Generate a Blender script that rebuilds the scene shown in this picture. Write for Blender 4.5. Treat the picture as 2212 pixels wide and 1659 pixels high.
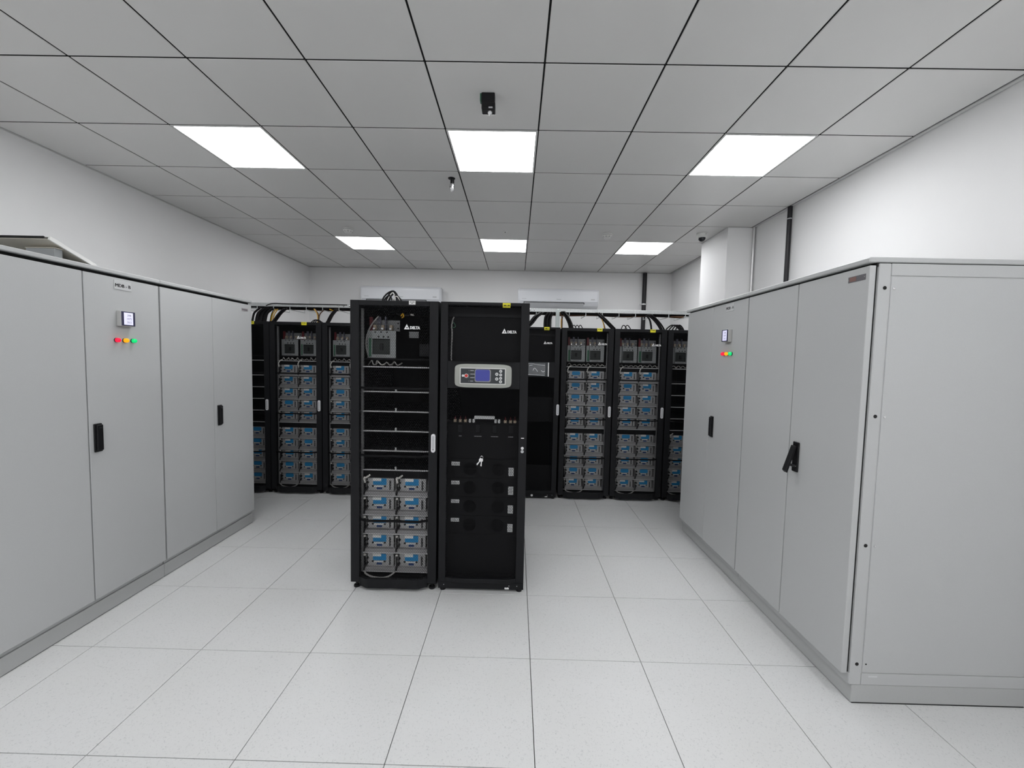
import bpy, bmesh, math, random
from mathutils import Vector, Matrix

for o in list(bpy.data.objects):
    bpy.data.objects.remove(o, do_unlink=True)
SC = bpy.context.scene
COL = SC.collection
PI = math.pi
rnd = random.Random(7)

# ------------------------------------------------------------------ camera
CAM_Z = 1.6194
FPX = 884.34
PITCH, YAW, ROLL = -0.05931, -0.00913, 0.02124


def cam_axes():
    cy, sy, cp, sp = math.cos(YAW), math.sin(YAW), math.cos(PITCH), math.sin(PITCH)
    fwd = Vector((sy * cp, cy * cp, sp))
    right = Vector((cy, -sy, 0))
    up = right.cross(fwd)
    cr, sr = math.cos(ROLL), math.sin(ROLL)
    return cr * right + sr * up, -sr * right + cr * up, fwd


RT, UP, FW = cam_axes()
cam_d = bpy.data.cameras.new('camera')
cam_d.sensor_width = 36.0
cam_d.lens = FPX / 2212 * 36.0
cam_d.clip_start = 0.02
cam = bpy.data.objects.new('camera', cam_d)
COL.objects.link(cam)
cam.matrix_world = Matrix(((RT.x, UP.x, -FW.x, 0), (RT.y, UP.y, -FW.y, 0), (RT.z, UP.z, -FW.z, CAM_Z), (0, 0, 0, 1)))
SC.camera = cam

# ------------------------------------------------------------------ world, exposure
world = bpy.data.worlds.new('world')
SC.world = world
world.use_nodes = True
world.node_tree.nodes['Background'].inputs[0].default_value = (0.5, 0.5, 0.5, 1)
world.node_tree.nodes['Background'].inputs[1].default_value = 0.0
SC.view_settings.view_transform = 'Standard'
SC.view_settings.look = 'None'
SC.view_settings.gamma = 1.0
SC.view_settings.use_curve_mapping = False
SC.view_settings.exposure = 0.97
PANEL_LIGHT = 7.2          # brightness of the square ceiling panels (lights the whole room)

# room measures (metres, camera stands over the origin)
XL, XR, YB, YF, CZ = -3.49, 2.545, 6.89, -2.667, 3.097
GX, GY = -2.29, 2.133      # one crossing of the 0.6 m grid shared by floor and ceiling


def at(px, py, Y):
    """world point where the pixel's ray meets the plane y = Y"""
    d = RT * ((px - 1106) / FPX) - UP * ((py - 829.5) / FPX) + FW
    t = Y / d.y
    return Vector((d.x * t, Y, CAM_Z + d.z * t))


# ------------------------------------------------------------------ materials
MATS = {}


def mat(name, col, rough=0.5, metal=0.0, spec=0.5, noise=0.0, nscale=40.0, bump=0.0, bscale=200.0,
        emit=None, estr=0.0, trans=0.0, alpha=1.0, ior=1.45):
    m = bpy.data.materials.new(name)
    m.use_nodes = True
    nt = m.node_tree
    b = nt.nodes['Principled BSDF']
    b.inputs['Base Color'].default_value = (*col, 1)
    b.inputs['Roughness'].default_value = rough
    b.inputs['Metallic'].default_value = metal
    b.inputs['Specular IOR Level'].default_value = spec
    b.inputs['IOR'].default_value = ior
    if trans:
        b.inputs['Transmission Weight'].default_value = trans
    if alpha < 1:
        b.inputs['Alpha'].default_value = alpha
    if emit:
        b.inputs['Emission Color'].default_value = (*emit, 1)
        b.inputs['Emission Strength'].default_value = estr
    if noise or bump:
        tc = nt.nodes.new('ShaderNodeTexCoord')
    if noise:
        n = nt.nodes.new('ShaderNodeTexNoise')
        n.inputs['Scale'].default_value = nscale
        n.inputs['Detail'].default_value = 4
        nt.links.new(tc.outputs['Object'], n.inputs['Vector'])
        r = nt.nodes.new('ShaderNodeMapRange')
        r.inputs['From Min'].default_value = 0.3
        r.inputs['From Max'].default_value = 0.7
        r.inputs['To Min'].default_value = 1 - noise
        r.inputs['To Max'].default_value = 1 + noise
        nt.links.new(n.outputs['Fac'], r.inputs['Value'])
        mx = nt.nodes.new('ShaderNodeVectorMath')
        mx.operation = 'SCALE'
        mx.inputs[0].default_value = col
        nt.links.new(r.outputs['Result'], mx.inputs['Scale'])
        nt.links.new(mx.outputs['Vector'], b.inputs['Base Color'])
    if bump:
        n2 = nt.nodes.new('ShaderNodeTexNoise')
        n2.inputs['Scale'].default_value = bscale
        n2.inputs['Detail'].default_value = 2
        nt.links.new(tc.outputs['Object'], n2.inputs['Vector'])
        bp = nt.nodes.new('ShaderNodeBump')
        bp.inputs['Strength'].default_value = bump
        bp.inputs['Distance'].default_value = 0.002
        nt.links.new(n2.outputs['Fac'], bp.inputs['Height'])
        nt.links.new(bp.outputs['Normal'], b.inputs['Normal'])
    MATS[name] = m
    return m


def floor_material():
    m = mat('floor_laminate', (0.70, 0.70, 0.69), rough=0.36, spec=0.4)
    nt = m.node_tree
    b = nt.nodes['Principled BSDF']
    geo = nt.nodes.new('ShaderNodeNewGeometry')
    # short curved flecks: a stretched, warped noise thresholded to small marks
    n1 = nt.nodes.new('ShaderNodeTexNoise')
    n1.inputs['Scale'].default_value = 120
    n1.inputs['Detail'].default_value = 1.5
    n1.inputs['Distortion'].default_value = 1.2
    nt.links.new(geo.outputs['Position'], n1.inputs['Vector'])
    r1 = nt.nodes.new('ShaderNodeValToRGB')
    r1.color_ramp.elements[0].position = 0.60
    r1.color_ramp.elements[0].color = (0, 0, 0, 1)
    r1.color_ramp.elements[1].position = 0.68
    r1.color_ramp.elements[1].color = (1, 1, 1, 1)
    nt.links.new(n1.outputs['Fac'], r1.inputs['Fac'])
    n2 = nt.nodes.new('ShaderNodeTexNoise')
    n2.inputs['Scale'].default_value = 2.2
    n2.inputs['Detail'].default_value = 3
    nt.links.new(geo.outputs['Position'], n2.inputs['Vector'])
    base = nt.nodes.new('ShaderNodeMixRGB')
    base.inputs[1].default_value = (0.665, 0.665, 0.655, 1)
    base.inputs[2].default_value = (0.715, 0.72, 0.725, 1)
    nt.links.new(n2.outputs['Fac'], base.inputs[0])
    mx = nt.nodes.new('ShaderNodeMixRGB')
    mx.inputs[2].default_value = (0.50, 0.51, 0.51, 1)
    mm = nt.nodes.new('ShaderNodeMath')
    mm.operation = 'MULTIPLY'
    mm.inputs[1].default_value = 0.62
    nt.links.new(r1.outputs['Color'], mm.inputs[0])
    nt.links.new(mm.outputs[0], mx.inputs[0])
    nt.links.new(base.outputs[0], mx.inputs[1])
    nt.links.new(mx.outputs[0], b.inputs['Base Color'])
    return m


floor_material()
mat('wall_paint', (0.87, 0.867, 0.867), rough=0.6, noise=0.012, nscale=1.5, bump=0.05, bscale=60)
mat('ceiling_white', (0.745, 0.74, 0.728), rough=0.34, spec=0.35, noise=0.012, nscale=2.0)
mat('void_black', (0.006, 0.006, 0.006), rough=0.9)
mat('underfloor', (0.02, 0.02, 0.02), rough=0.9)
mat('trim_white', (0.62, 0.62, 0.61), rough=0.45)
mat('panel_frame', (0.75, 0.75, 0.74), rough=0.4)
mat('panel_glow', (0.9, 0.9, 0.9), rough=0.6, emit=(0.975, 0.985, 1.0), estr=PANEL_LIGHT)
mat('cabinet_grey', (0.518, 0.526, 0.528), rough=0.42, spec=0.4, noise=0.02, nscale=350, bump=0.12, bscale=420)
mat('plinth_grey', (0.47, 0.478, 0.475), rough=0.5, noise=0.02, nscale=200)
mat('plate_beige', (0.60, 0.57, 0.50), rough=0.5)
mat('plate_white', (0.82, 0.82, 0.80), rough=0.5)
mat('gap_and_hole_black', (0.01, 0.01, 0.01), rough=0.8)  # holes, plugs and slots, and the shade painted into cabinet gaps
mat('rack_black', (0.0105, 0.0108, 0.0125), rough=0.5, spec=0.25)
mat('rack_inner', (0.007, 0.007, 0.008), rough=0.65, spec=0.2)
mat('mesh_black', (0.006, 0.006, 0.007), rough=0.55, spec=0.2)
mat('black_plastic', (0.008, 0.008, 0.009), rough=0.4, spec=0.35)
mat('dark_cable', (0.008, 0.007, 0.008), rough=0.5, spec=0.3)
mat('brown_cable', (0.10, 0.045, 0.018), rough=0.5)
mat('yellow_cable', (0.72, 0.40, 0.02), rough=0.5)
mat('grey_cable', (0.40, 0.39, 0.38), rough=0.5)
mat('white_cable', (0.72, 0.70, 0.67), rough=0.5)
mat('galvanised', (0.62, 0.64, 0.64), rough=0.42, metal=0.75, noise=0.10, nscale=60)
mat('strut_green', (0.70, 0.77, 0.76), rough=0.45, metal=0.2)
mat('rail_steel', (0.36, 0.36, 0.37), rough=0.5, metal=0.5)
mat('shelf_bright', (0.62, 0.62, 0.63), rough=0.45, metal=0.2)
mat('module_grey', (0.47, 0.47, 0.475), rough=0.5, metal=0.35, noise=0.05, nscale=30)
mat('module_lip', (0.36, 0.355, 0.36), rough=0.5, metal=0.3)
mat('bracket_grey', (0.33, 0.345, 0.35), rough=0.5, metal=0.3)
mat('breaker_dark', (0.022, 0.027, 0.026), rough=0.4)
mat('breaker_green', (0.05, 0.15, 0.09), rough=0.5)
mat('label_blue', (0.02, 0.25, 0.54), rough=0.45)
mat('tag_blue', (0.01, 0.045, 0.17), rough=0.45)
mat('sticker_white', (0.85, 0.85, 0.83), rough=0.5)
mat('sticker_silver', (0.62, 0.63, 0.63), rough=0.4)
mat('sticker_yellow', (0.85, 0.78, 0.03), rough=0.5)
mat('title_grey', (0.58, 0.585, 0.59), rough=0.45)
mat('bus_grey', (0.20, 0.205, 0.21), rough=0.5, metal=0.3)
mat('ink_black', (0.012, 0.012, 0.014), rough=0.6)
mat('ink_grey', (0.25, 0.25, 0.26), rough=0.6)
mat('logo_white', (0.86, 0.86, 0.86), rough=0.4)
mat('handle_silver', (0.80, 0.80, 0.82), rough=0.35, metal=0.1)
mat('handle_grey', (0.50, 0.51, 0.53), rough=0.4)
mat('bezel_grey', (0.36, 0.37, 0.34), rough=0.42, metal=0.15)
mat('bezel_light', (0.70, 0.70, 0.68), rough=0.35)
mat('display_dark', (0.035, 0.04, 0.045), rough=0.25)
mat('screen_blue', (0.05, 0.06, 0.30), rough=0.15, emit=(0.10, 0.12, 0.55), estr=0.045)
mat('meter_screen', (0.6, 0.6, 0.75), rough=0.3, emit=(0.75, 0.74, 1.0), estr=0.32)
mat('meter_dark', (0.05, 0.05, 0.10), rough=0.3)
mat('meter_grey', (0.48, 0.48, 0.47), rough=0.4)
mat('button_white', (0.75, 0.76, 0.76), rough=0.4)
mat('button_red', (0.60, 0.03, 0.02), rough=0.35)
mat('lamp_red', (0.75, 0.01, 0.04), rough=0.25, emit=(1.0, 0.01, 0.05), estr=0.45)
mat('lamp_amber', (0.80, 0.35, 0.01), rough=0.25, emit=(1.0, 0.36, 0.005), estr=0.40)
mat('lamp_green', (0.01, 0.55, 0.16), rough=0.25, emit=(0.0, 0.75, 0.20), estr=0.32)
mat('chrome', (0.75, 0.75, 0.76), rough=0.18, metal=1.0)
mat('copper_tan', (0.44, 0.36, 0.27), rough=0.4, metal=0.3)
mat('barrier_red', (0.11, 0.010, 0.014), rough=0.3)
mat('barrier_smoke', (0.10, 0.10, 0.13), rough=0.25)
mat('ac_white', (0.80, 0.815, 0.85), rough=0.18)
mat('ac_grey', (0.55, 0.56, 0.58), rough=0.35)
mat('pipe_black', (0.010, 0.009, 0.012), rough=0.45)
mat('conduit_silver', (0.70, 0.70, 0.70), rough=0.3, metal=0.7)
mat('detector_white', (0.82, 0.82, 0.80), rough=0.4)
mat('dome_smoke', (0.02, 0.02, 0.025), rough=0.08)
mat('nameplate', (0.13, 0.125, 0.135), rough=0.35, metal=0.3)
mat('nameplate_light', (0.33, 0.30, 0.31), rough=0.4)
mat('nameplate_red', (0.20, 0.105, 0.09), rough=0.4)
mat('film_clear', (0.9, 0.92, 0.95), rough=0.12, alpha=0.16, spec=0.8)
mat('film_crease', (0.9, 0.92, 0.95), rough=0.25)
mat('orange_wire', (0.55, 0.12, 0.02), rough=0.5)
mat('fan_dark', (0.0062, 0.0062, 0.007), rough=0.65, spec=0.2)


# ------------------------------------------------------------------ mesh helpers
class MB:
    def __init__(self):
        self.v, self.f = [], []

    def add(self, vs, fs):
        n = len(self.v)
        self.v += [tuple(p) for p in vs]
        self.f += [tuple(i + n for i in f) for f in fs]
        return self

    def box(self, x0, x1, y0, y1, z0, z1):
        if x0 > x1: x0, x1 = x1, x0
        if y0 > y1: y0, y1 = y1, y0
        if z0 > z1: z0, z1 = z1, z0
        return self.add([(x0, y0, z0), (x1, y0, z0), (x1, y1, z0), (x0, y1, z0),
                         (x0, y0, z1), (x1, y0, z1), (x1, y1, z1), (x0, y1, z1)],
                        [(0, 3, 2, 1), (4, 5, 6, 7), (0, 1, 5, 4), (1, 2, 6, 5), (2, 3, 7, 6), (3, 0, 4, 7)])

    def prism(self, pts, off):
        """closed polygon pts (3D) extruded by vector off"""
        n = len(pts)
        off = Vector(off)
        p = [Vector(q) for q in pts]
        return self.add(p + [q + off for q in p],
                        [tuple(range(n - 1, -1, -1)), tuple(range(n, 2 * n))] +
                        [(i, (i + 1) % n, n + (i + 1) % n, n + i) for i in range(n)])

    def cyl(self, p0, p1, r, n=16, r1=None):
        p0, p1 = Vector(p0), Vector(p1)
        r1 = r if r1 is None else r1
        a = (p1 - p0).normalized()
        u = a.orthogonal().normalized()
        w = a.cross(u)
        c = [u * math.cos(2 * PI * i / n) + w * math.sin(2 * PI * i / n) for i in range(n)]
        return self.add([p0 + q * r for q in c] + [p1 + q * r1 for q in c],
                        [tuple(range(n - 1, -1, -1)), tuple(range(n, 2 * n))] +
                        [(i, (i + 1) % n, n + (i + 1) % n, n + i) for i in range(n)])

    def lathe(self, c, axis, prof, n=24):
        """prof: list of (radius, distance along axis)"""
        c, a = Vector(c), Vector(axis).normalized()
        u = a.orthogonal().normalized()
        w = a.cross(u)
        vs = []
        for r, h in prof:
            r = max(r, 1e-5)
            vs += [c + a * h + (u * math.cos(2 * PI * i / n) + w * math.sin(2 * PI * i / n)) * r for i in range(n)]
        fs = []
        for k in range(len(prof) - 1):
            for i in range(n):
                j = (i + 1) % n
                fs.append((k * n + i, k * n + j, (k + 1) * n + j, (k + 1) * n + i))
        fs.append(tuple(range(n - 1, -1, -1)))
        fs.append(tuple(range((len(prof) - 1) * n, len(prof) * n)))
        return self.add(vs, fs)

    def tube(self, pts, r, n=8, smooth=4):
        pts = [Vector(p) for p in pts]
        if smooth > 1 and len(pts) > 2:
            out = []
            for i in range(len(pts) - 1):
                p0 = pts[max(i - 1, 0)]; p1 = pts[i]; p2 = pts[i + 1]; p3 = pts[min(i + 2, len(pts) - 1)]
                for s in range(smooth):
                    t = s / smooth
                    out.append(0.5 * ((2 * p1) + (p2 - p0) * t + (2 * p0 - 5 * p1 + 4 * p2 - p3) * t * t +
                                      (3 * p1 - p0 - 3 * p2 + p3) * t ** 3))
            out.append(pts[-1])
            pts = out
        vs, fs = [], []
        u = None
        for i, p in enumerate(pts):
            a = (pts[min(i + 1, len(pts) - 1)] - pts[max(i - 1, 0)])
            if a.length < 1e-9: a = Vector((0, 0, 1))
            a.normalize()
            if u is None:
                u = a.orthogonal().normalized()
            else:
                u = (u - a * u.dot(a))
                u = u.normalized() if u.length > 1e-6 else a.orthogonal().normalized()
            w = a.cross(u)
            vs += [p + (u * math.cos(2 * PI * k / n) + w * math.sin(2 * PI * k / n)) * r for k in range(n)]
        for i in range(len(pts) - 1):
            for k in range(n):
                j = (k + 1) % n
                fs.append((i * n + k, i * n + j, (i + 1) * n + j, (i + 1) * n + k))
        fs.append(tuple(range(n - 1, -1, -1)))
        fs.append(tuple(range((len(pts) - 1) * n, len(pts) * n)))
        return self.add(vs, fs)

    def rplate(self, cx, cz, w, h, r, y0, y1, n=6):
        """rounded rectangle in the xz plane, from y0 to y1"""
        pts = []
        r = min(r, w / 2 - 1e-4, h / 2 - 1e-4)
        for sx, sz, a0 in ((1, 1, 0), (-1, 1, PI / 2), (-1, -1, PI), (1, -1, 1.5 * PI)):
            for k in range(n + 1):
                a = a0 + k * PI / 2 / n
                pts.append((cx + sx * (w / 2 - r) + r * math.cos(a), y0, cz + sz * (h / 2 - r) + r * math.sin(a)))
        return self.prism(pts, (0, y1 - y0, 0))

    def text(self, s, size, o, xd, ud, depth=0.0006, bold=0.0, sx=1.0):
        """lettering: o = centre, xd / ud = reading and up direction; stands proud along xd x ud"""
        cu = bpy.data.curves.new('t', 'FONT')
        cu.body = s
        cu.size = size
        cu.align_x = 'CENTER'
        cu.align_y = 'CENTER'
        cu.resolution_u = 2
        cu.offset = bold
        cu.extrude = depth / 2
        ob = bpy.data.objects.new('t', cu)
        me = ob.to_mesh()
        o, xd, ud = Vector(o), Vector(xd).normalized(), Vector(ud).normalized()
        nd = xd.cross(ud)
        vs = [o + xd * (v.co.x * sx) + ud * v.co.y + nd * (v.co.z + depth / 2) for v in me.vertices]
        fs = [tuple(p.vertices) for p in me.polygons]
        ob.to_mesh_clear()
        bpy.data.objects.remove(ob)
        bpy.data.curves.remove(cu)
        return self.add(vs, fs)

    def mesh(self, name, material, bevel=0.0, smooth=False, seg=1):
        me = bpy.data.meshes.new(name)
        me.from_pydata(self.v, [], self.f)
        bm = bmesh.new()
        bm.from_mesh(me)
        if bevel:
            es = [e for e in bm.edges if len(e.link_faces) == 2 and e.calc_face_angle(0) > 0.6]
            bmesh.ops.bevel(bm, geom=es, offset=bevel, segments=seg, affect='EDGES', profile=0.5)
        if len(self.f) < 20000:
            bmesh.ops.recalc_face_normals(bm, faces=bm.faces)
        bm.to_mesh(me)
        bm.free()
        if smooth:
            me.shade_smooth()
            me.set_sharp_from_angle(angle=0.7)
        me.materials.append(MATS[material])
        return me


def tag(o, label=None, cat=None, group=None, kind=None):
    if label: o['label'] = label
    if cat: o['category'] = cat
    if group: o['group'] = group
    if kind: o['kind'] = kind
    return o


def thing(name, label, cat, loc=(0, 0, 0), group=None, rotz=0.0):
    o = bpy.data.objects.new(name, None)
    o.empty_display_size = 0.05
    COL.objects.link(o)
    o.location = loc
    o.rotation_euler = (0, 0, rotz)
    return tag(o, label, cat, group)


def link(name, me, parent=None, loc=(0, 0, 0), rot=(0, 0, 0), label=None):
    o = bpy.data.objects.new(name, me)
    COL.objects.link(o)
    o.parent = parent
    o.location = loc
    o.rotation_euler = rot
    if label: o['label'] = label
    return o


def part(name, mb, material, parent=None, bevel=0.0, smooth=False, seg=1, loc=(0, 0, 0), rot=(0, 0, 0), label=None):
    return link(name, mb.mesh(name, material, bevel, smooth, seg), parent, loc, rot, label)


def copy_tree(o, parent=None):
    c = o.copy()
    COL.objects.link(c)
    c.parent = parent
    for ch in list(o.children):
        copy_tree(ch, c)
    return c


def struct(name, mb, material, bevel=0.0):
    return tag(part(name, mb, material, bevel=bevel), kind='structure')


# ------------------------------------------------------------------ room shell
struct('wall_left', MB().box(XL - 0.15, XL, YF - 0.15, YB + 0.15, -0.02, CZ + 0.12), 'wall_paint')
struct('wall_right', MB().box(XR, XR + 0.15, YF - 0.15, YB + 0.15, -0.02, CZ + 0.12), 'wall_paint')
struct('wall_back', MB().box(XL, XR, YB, YB + 0.15, -0.02, CZ + 0.12), 'wall_paint')
struct('wall_front', MB().box(XL, XR, YF - 0.15, YF, -0.02, CZ + 0.12), 'wall_paint')
COLX, COLY0, COLY1 = 2.252, 4.53, 5.16
struct('wall_column', MB().box(COLX, XR, COLY0, COLY1, 0.0, CZ - 0.001), 'wall_paint', bevel=0.003)

# floor: dark void under the joints, one laminate panel per 0.6 m bay
floor = struct('floor', MB().box(XL, XR, YF, YB, -0.06, -0.03), 'underfloor')
xs = [XL] + [GX + 0.6 * i for i in range(-1, 9)] + [XR]
ys = [GY + 0.6 * j for j in range(-3, 8)] + [YB]
cache = {}


def tile(parent, name, x0, x1, y0, y1, z0, z1, gap, material, bevel):
    key = (name, round(x1 - x0, 3), round(y1 - y0, 3))
    if key not in cache:
        w, d = (x1 - x0) / 2 - gap / 2, (y1 - y0) / 2 - gap / 2
        cache[key] = MB().box(-w, w, -d, d, z0, z1).mesh(name, material, bevel)
    link(name, cache[key], parent, ((x0 + x1) / 2, (y0 + y1) / 2, 0))


for i in range(len(xs) - 1):
    for j in range(len(ys) - 1):
        tile(floor, 'floor_tile', xs[i], xs[i + 1], ys[j], ys[j + 1], -0.03, 0.0, 0.0034, 'floor_laminate', 0.0006)
# the same panelling goes on behind the camera
tag(part('floor_tile_field', MB().box(XL, XR, YF, ys[0] - 0.001, -0.03, 0.0), 'floor_laminate', floor), kind='stuff')

ceiling = struct('ceiling', MB().box(XL, XR, YF, YB, CZ + 0.0045, CZ + 0.06), 'void_black')
LIGHTS = [(c, r) for r in (-7, -3, 1, 5) for c in (0, 3, 6)]
cys = [GY + 0.6 * j for j in range(-8, 8)] + [YB]
cxs = [XL + 0.012] + [GX + 0.6 * i for i in range(-1, 9)]
for i in range(len(cxs) - 1):
    for j in range(len(cys) - 1):
        c, r = i - 2, j - 8
        if (c, r) in LIGHTS:
            continue
        tile(ceiling, 'ceiling_tile', cxs[i], cxs[i + 1], cys[j], cys[j + 1], CZ, CZ + 0.0045, 0.0095, 'ceiling_white', 0.0028)
# edge strip along the right wall and the wall angles
struct('trim_1', MB().box(cxs[-1] + 0.004, XR - 0.005, YF, YB, CZ - 0.004, CZ + 0.0044), 'trim_white', 0.001)
struct('trim_2', MB().box(XL, XL + 0.012, YF, YB, CZ - 0.006, CZ + 0.0044), 'trim_white', 0.001)
struct('trim_3', MB().box(XL + 0.013, XR - 0.01, YB - 0.010, YB, CZ - 0.010, CZ + 0.0), 'trim_white', 0.001)


# ------------------------------------------------------------------ ceiling lights
lg_diff = MB().box(-0.283, 0.283, -0.283, 0.283, -0.001, 0.0044).mesh('diffuser', 'panel_glow')
_f = MB()
for a, b, c, d in ((-0.297, 0.297, -0.297, -0.284), (-0.297, 0.297, 0.284, 0.297), (-0.297, -0.284, -0.284, 0.284), (0.284, 0.297, -0.284, 0.284)):
    _f.box(a, b, c, d, -0.003, 0.0044)
lg_frame = _f.mesh('light_frame', 'panel_frame', 0.0015)
LNAME = {(0, 1): 'near left square LED panel, left of the sprinkler head', (3, 1): 'near middle square LED panel behind the black ceiling box',
         (6, 1): 'near right square LED panel above right grey cabinets', (0, 5): 'far left square LED panel beside left smoke detector',
         (3, 5): 'far middle square LED panel over the air conditioners', (6, 5): 'far right square LED panel beside right smoke detector',
         (0, -3): 'square LED panel overhead, left of the viewpoint', (3, -3): 'square LED panel directly above the viewpoint',
         (6, -3): 'square LED panel overhead, right of the viewpoint', (0, -7): 'rearmost left square LED panel behind the viewpoint',
         (3, -7): 'rearmost middle square LED panel behind the viewpoint', (6, -7): 'rearmost right square LED panel behind the viewpoint'}
for c, r in LIGHTS:
    t = thing('ceiling_light', LNAME[(c, r)], 'ceiling light', (GX + 0.6 * c + 0.3, GY + 0.6 * r + 0.3, CZ), 'square ceiling light panels')
    link('light_frame', lg_frame, t)
    link('diffuser', lg_diff, t)

# ------------------------------------------------------------------ grey switchboard cabinets
CW = {}


def face_box(mb, s, xf, u0, u1, d0, d1, z0, z1):
    """box on a cabinet face: u runs along y, d is how far it stands out from the face plane xf towards the room"""
    mb.box(xf + s * d0, xf + s * d1, u0, u1, z0, z1)
    return mb


def fold_handle(door, s, xf, u, z, open_angle=0.0):
    """black swing handle: backing plate and lever"""
    mb = MB()
    for q in ((u - 0.023, u + 0.023, 0.0, 0.010, z - 0.085, z + 0.085),):
        face_box(mb, s, xf, *q)
    part('handle_plate', mb, 'black_plastic', door, 0.004, seg=2)
    lev = MB()
    if open_angle == 0:
        face_box(lev, s, xf, u - 0.018, u + 0.018, 0.010, 0.022, z - 0.076, z + 0.078)
        part('handle_lever', lev, 'black_plastic', door, 0.004, seg=2)
        part('handle_pivot', face_box(MB(), s, xf, u - 0.010, u + 0.010, 0.022, 0.026, z + 0.052, z + 0.064), 'rack_black', door, 0.002)
    else:
        # hinged at the top of the plate, its foot swung out into the room
        ca, sa = math.cos(open_angle), math.sin(open_angle)
        L = 0.150
        prof = [(0.010, 0.062), (0.024, 0.066), (0.024 + L * sa, 0.066 - L * ca), (0.012 + L * sa, 0.052 - L * ca)]
        lev.prism([(xf + s * d, u - 0.016, z + dz) for d, dz in prof], (0, 0.032, 0))
        part('handle_lever', lev, 'black_plastic', door, 0.003, seg=2)
        part('lock_barrel', MB().cyl((xf + s * 0.008, u - 0.006, z - 0.052), (xf + s * 0.034, u + 0.012, z - 0.046), 0.008, 12), 'black_plastic', door, smooth=True)
        part('lock_key_face', MB().cyl((xf + s * 0.010, u - 0.014, z - 0.05), (xf + s * 0.0135, u - 0.014, z - 0.05), 0.004, 10), 'chrome', door)


def instruments(door, s, xf, uc, z, title, tz, order):
    """meter, three pilot lamps and the title plate on a cabinet door; order = +1 when the reading direction is +y"""
    xd = Vector((0, order, 0))
    out = Vector((s, 0, 0))
    U = Vector((0, 0, 1))
    # title
    part('title_plate', face_box(MB(), s, xf, uc - 0.056, uc + 0.056, 0.0, 0.003, tz - 0.028, tz + 0.028), 'title_grey', door, 0.0005)
    tl = MB()
    for sh in (-0.0007, 0.0, 0.0007):
        tl.text(title, 0.029, Vector((xf, uc, tz - 0.004)) + out * 0.0031 + xd * sh, xd, U, depth=0.0006 + abs(sh) * 0.1)
    part('title_lettering', tl, 'ink_black', door)
    # meter
    mz = z
    part('meter_housing', face_box(MB(), s, xf, uc - 0.048, uc + 0.048, 0.0, 0.030, mz - 0.048, mz + 0.048), 'meter_grey', door, 0.004, seg=2)
    part('meter_fascia', face_box(MB(), s, xf, uc - 0.045, uc + 0.045, 0.030, 0.0315, mz - 0.044, mz + 0.044), 'meter_dark', door)
    part('meter_screen', face_box(MB(), s, xf, uc - 0.030, uc + 0.030, 0.0315, 0.0325, mz - 0.038, mz + 0.038), 'meter_screen', door)
    tx = MB()
    for k, sx in enumerate(('398', '1075', '26.5')):
        tx.text(sx, 0.018, Vector((xf, uc + 0.004 * order, mz + 0.020 - 0.021 * k)) + out * 0.0326, xd, U, depth=0.0004)
    part('meter_reading', tx, 'ink_grey', door)
    # pilot lamps
    for k, m in enumerate(('lamp_red', 'lamp_amber', 'lamp_green')):
        u = uc + order * (k - 1) * 0.054
        c = Vector((xf, u, z - 0.136))
        part('lamp_collar', MB().cyl(c, c + out * 0.006, 0.0142, 20), 'black_plastic', door, smooth=True)
        part('pilot_lamp', MB().lathe(c + out * 0.006, out, [(0.0135, 0), (0.0135, 0.012), (0.011, 0.017), (0.005, 0.0195)], 20), m, door, smooth=True,
             label=('red', 'amber', 'green')[k] + ' lit pilot lamp')


def section(name_label, s, xf, u0, u1, back, doors, plinth_x, set_back=0.034, dz=(0.128, 2.074)):
    """one free-standing cabinet: carcass, plinth, roof and two doors. xf = outer face of doors, s = +1 faces +x"""
    um = (u0 + u1) / 2
    t = thing('switchboard_cabinet', name_label, 'cabinet', ((xf + back) / 2, um, 0), 'grey switchboard cabinets')
    inv = Vector((-(xf + back) / 2, -um, 0))

    def put(mb):
        mb.v = [tuple(Vector(p) + inv) for p in mb.v]
        return mb
    cf = xf - s * set_back          # carcass front
    px = plinth_x
    part('carcass', put(MB().box(cf - s * 0.012, back, u0 + 0.002, u1 - 0.002, 0.095, 2.078)), 'cabinet_grey', t)
    part('seam_shade', put(MB().box(cf, cf - s * 0.012, u0 + 0.006, u1 - 0.006, 0.100, 2.076)), 'gap_and_hole_black', t)  # black sheet behind the doors for the shade in their seams
    part('plinth', put(MB().box(px, back, u0 + 0.001, u1 - 0.001, 0.004, 0.094)), 'plinth_grey', t, 0.002)
    part('plinth_shadow_strip', put(MB().box(px - s * 0.006, back, u0 + 0.001, u1 - 0.001, 0.0, 0.004)), 'gap_and_hole_black', t)
    part('lower_rail', put(MB().box(cf + s * 0.004, cf - s * 0.05, u0 + 0.003, u1 - 0.003, 0.096, 0.150)), 'cabinet_grey', t)
    part('roof', put(MB().box(xf + s * 0.008, back, u0, u1, 2.094, 2.118)), 'cabinet_grey', t, 0.004)
    part('roof_gap_shade', put(MB().box(xf - s * 0.029, back, u0 + 0.003, u1 - 0.003, 2.076, 2.094)), 'gap_and_hole_black', t)  # black filling for the shaded gap between doors and roof
    for a, b, g0, g1, fn in doors:
        mb = MB()
        face_box(mb, s, xf, a + g0, b - g1, -0.028, 0.0, dz[0], dz[1])
        d = part('door', put(mb), 'cabinet_grey', t, 0.003, seg=2)
        if fn:
            before = set(d.children)
            fn(d)
            for ch in d.children:
                if ch not in before:
                    ch.location = Vector(ch.location) + inv
    return t


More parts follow.
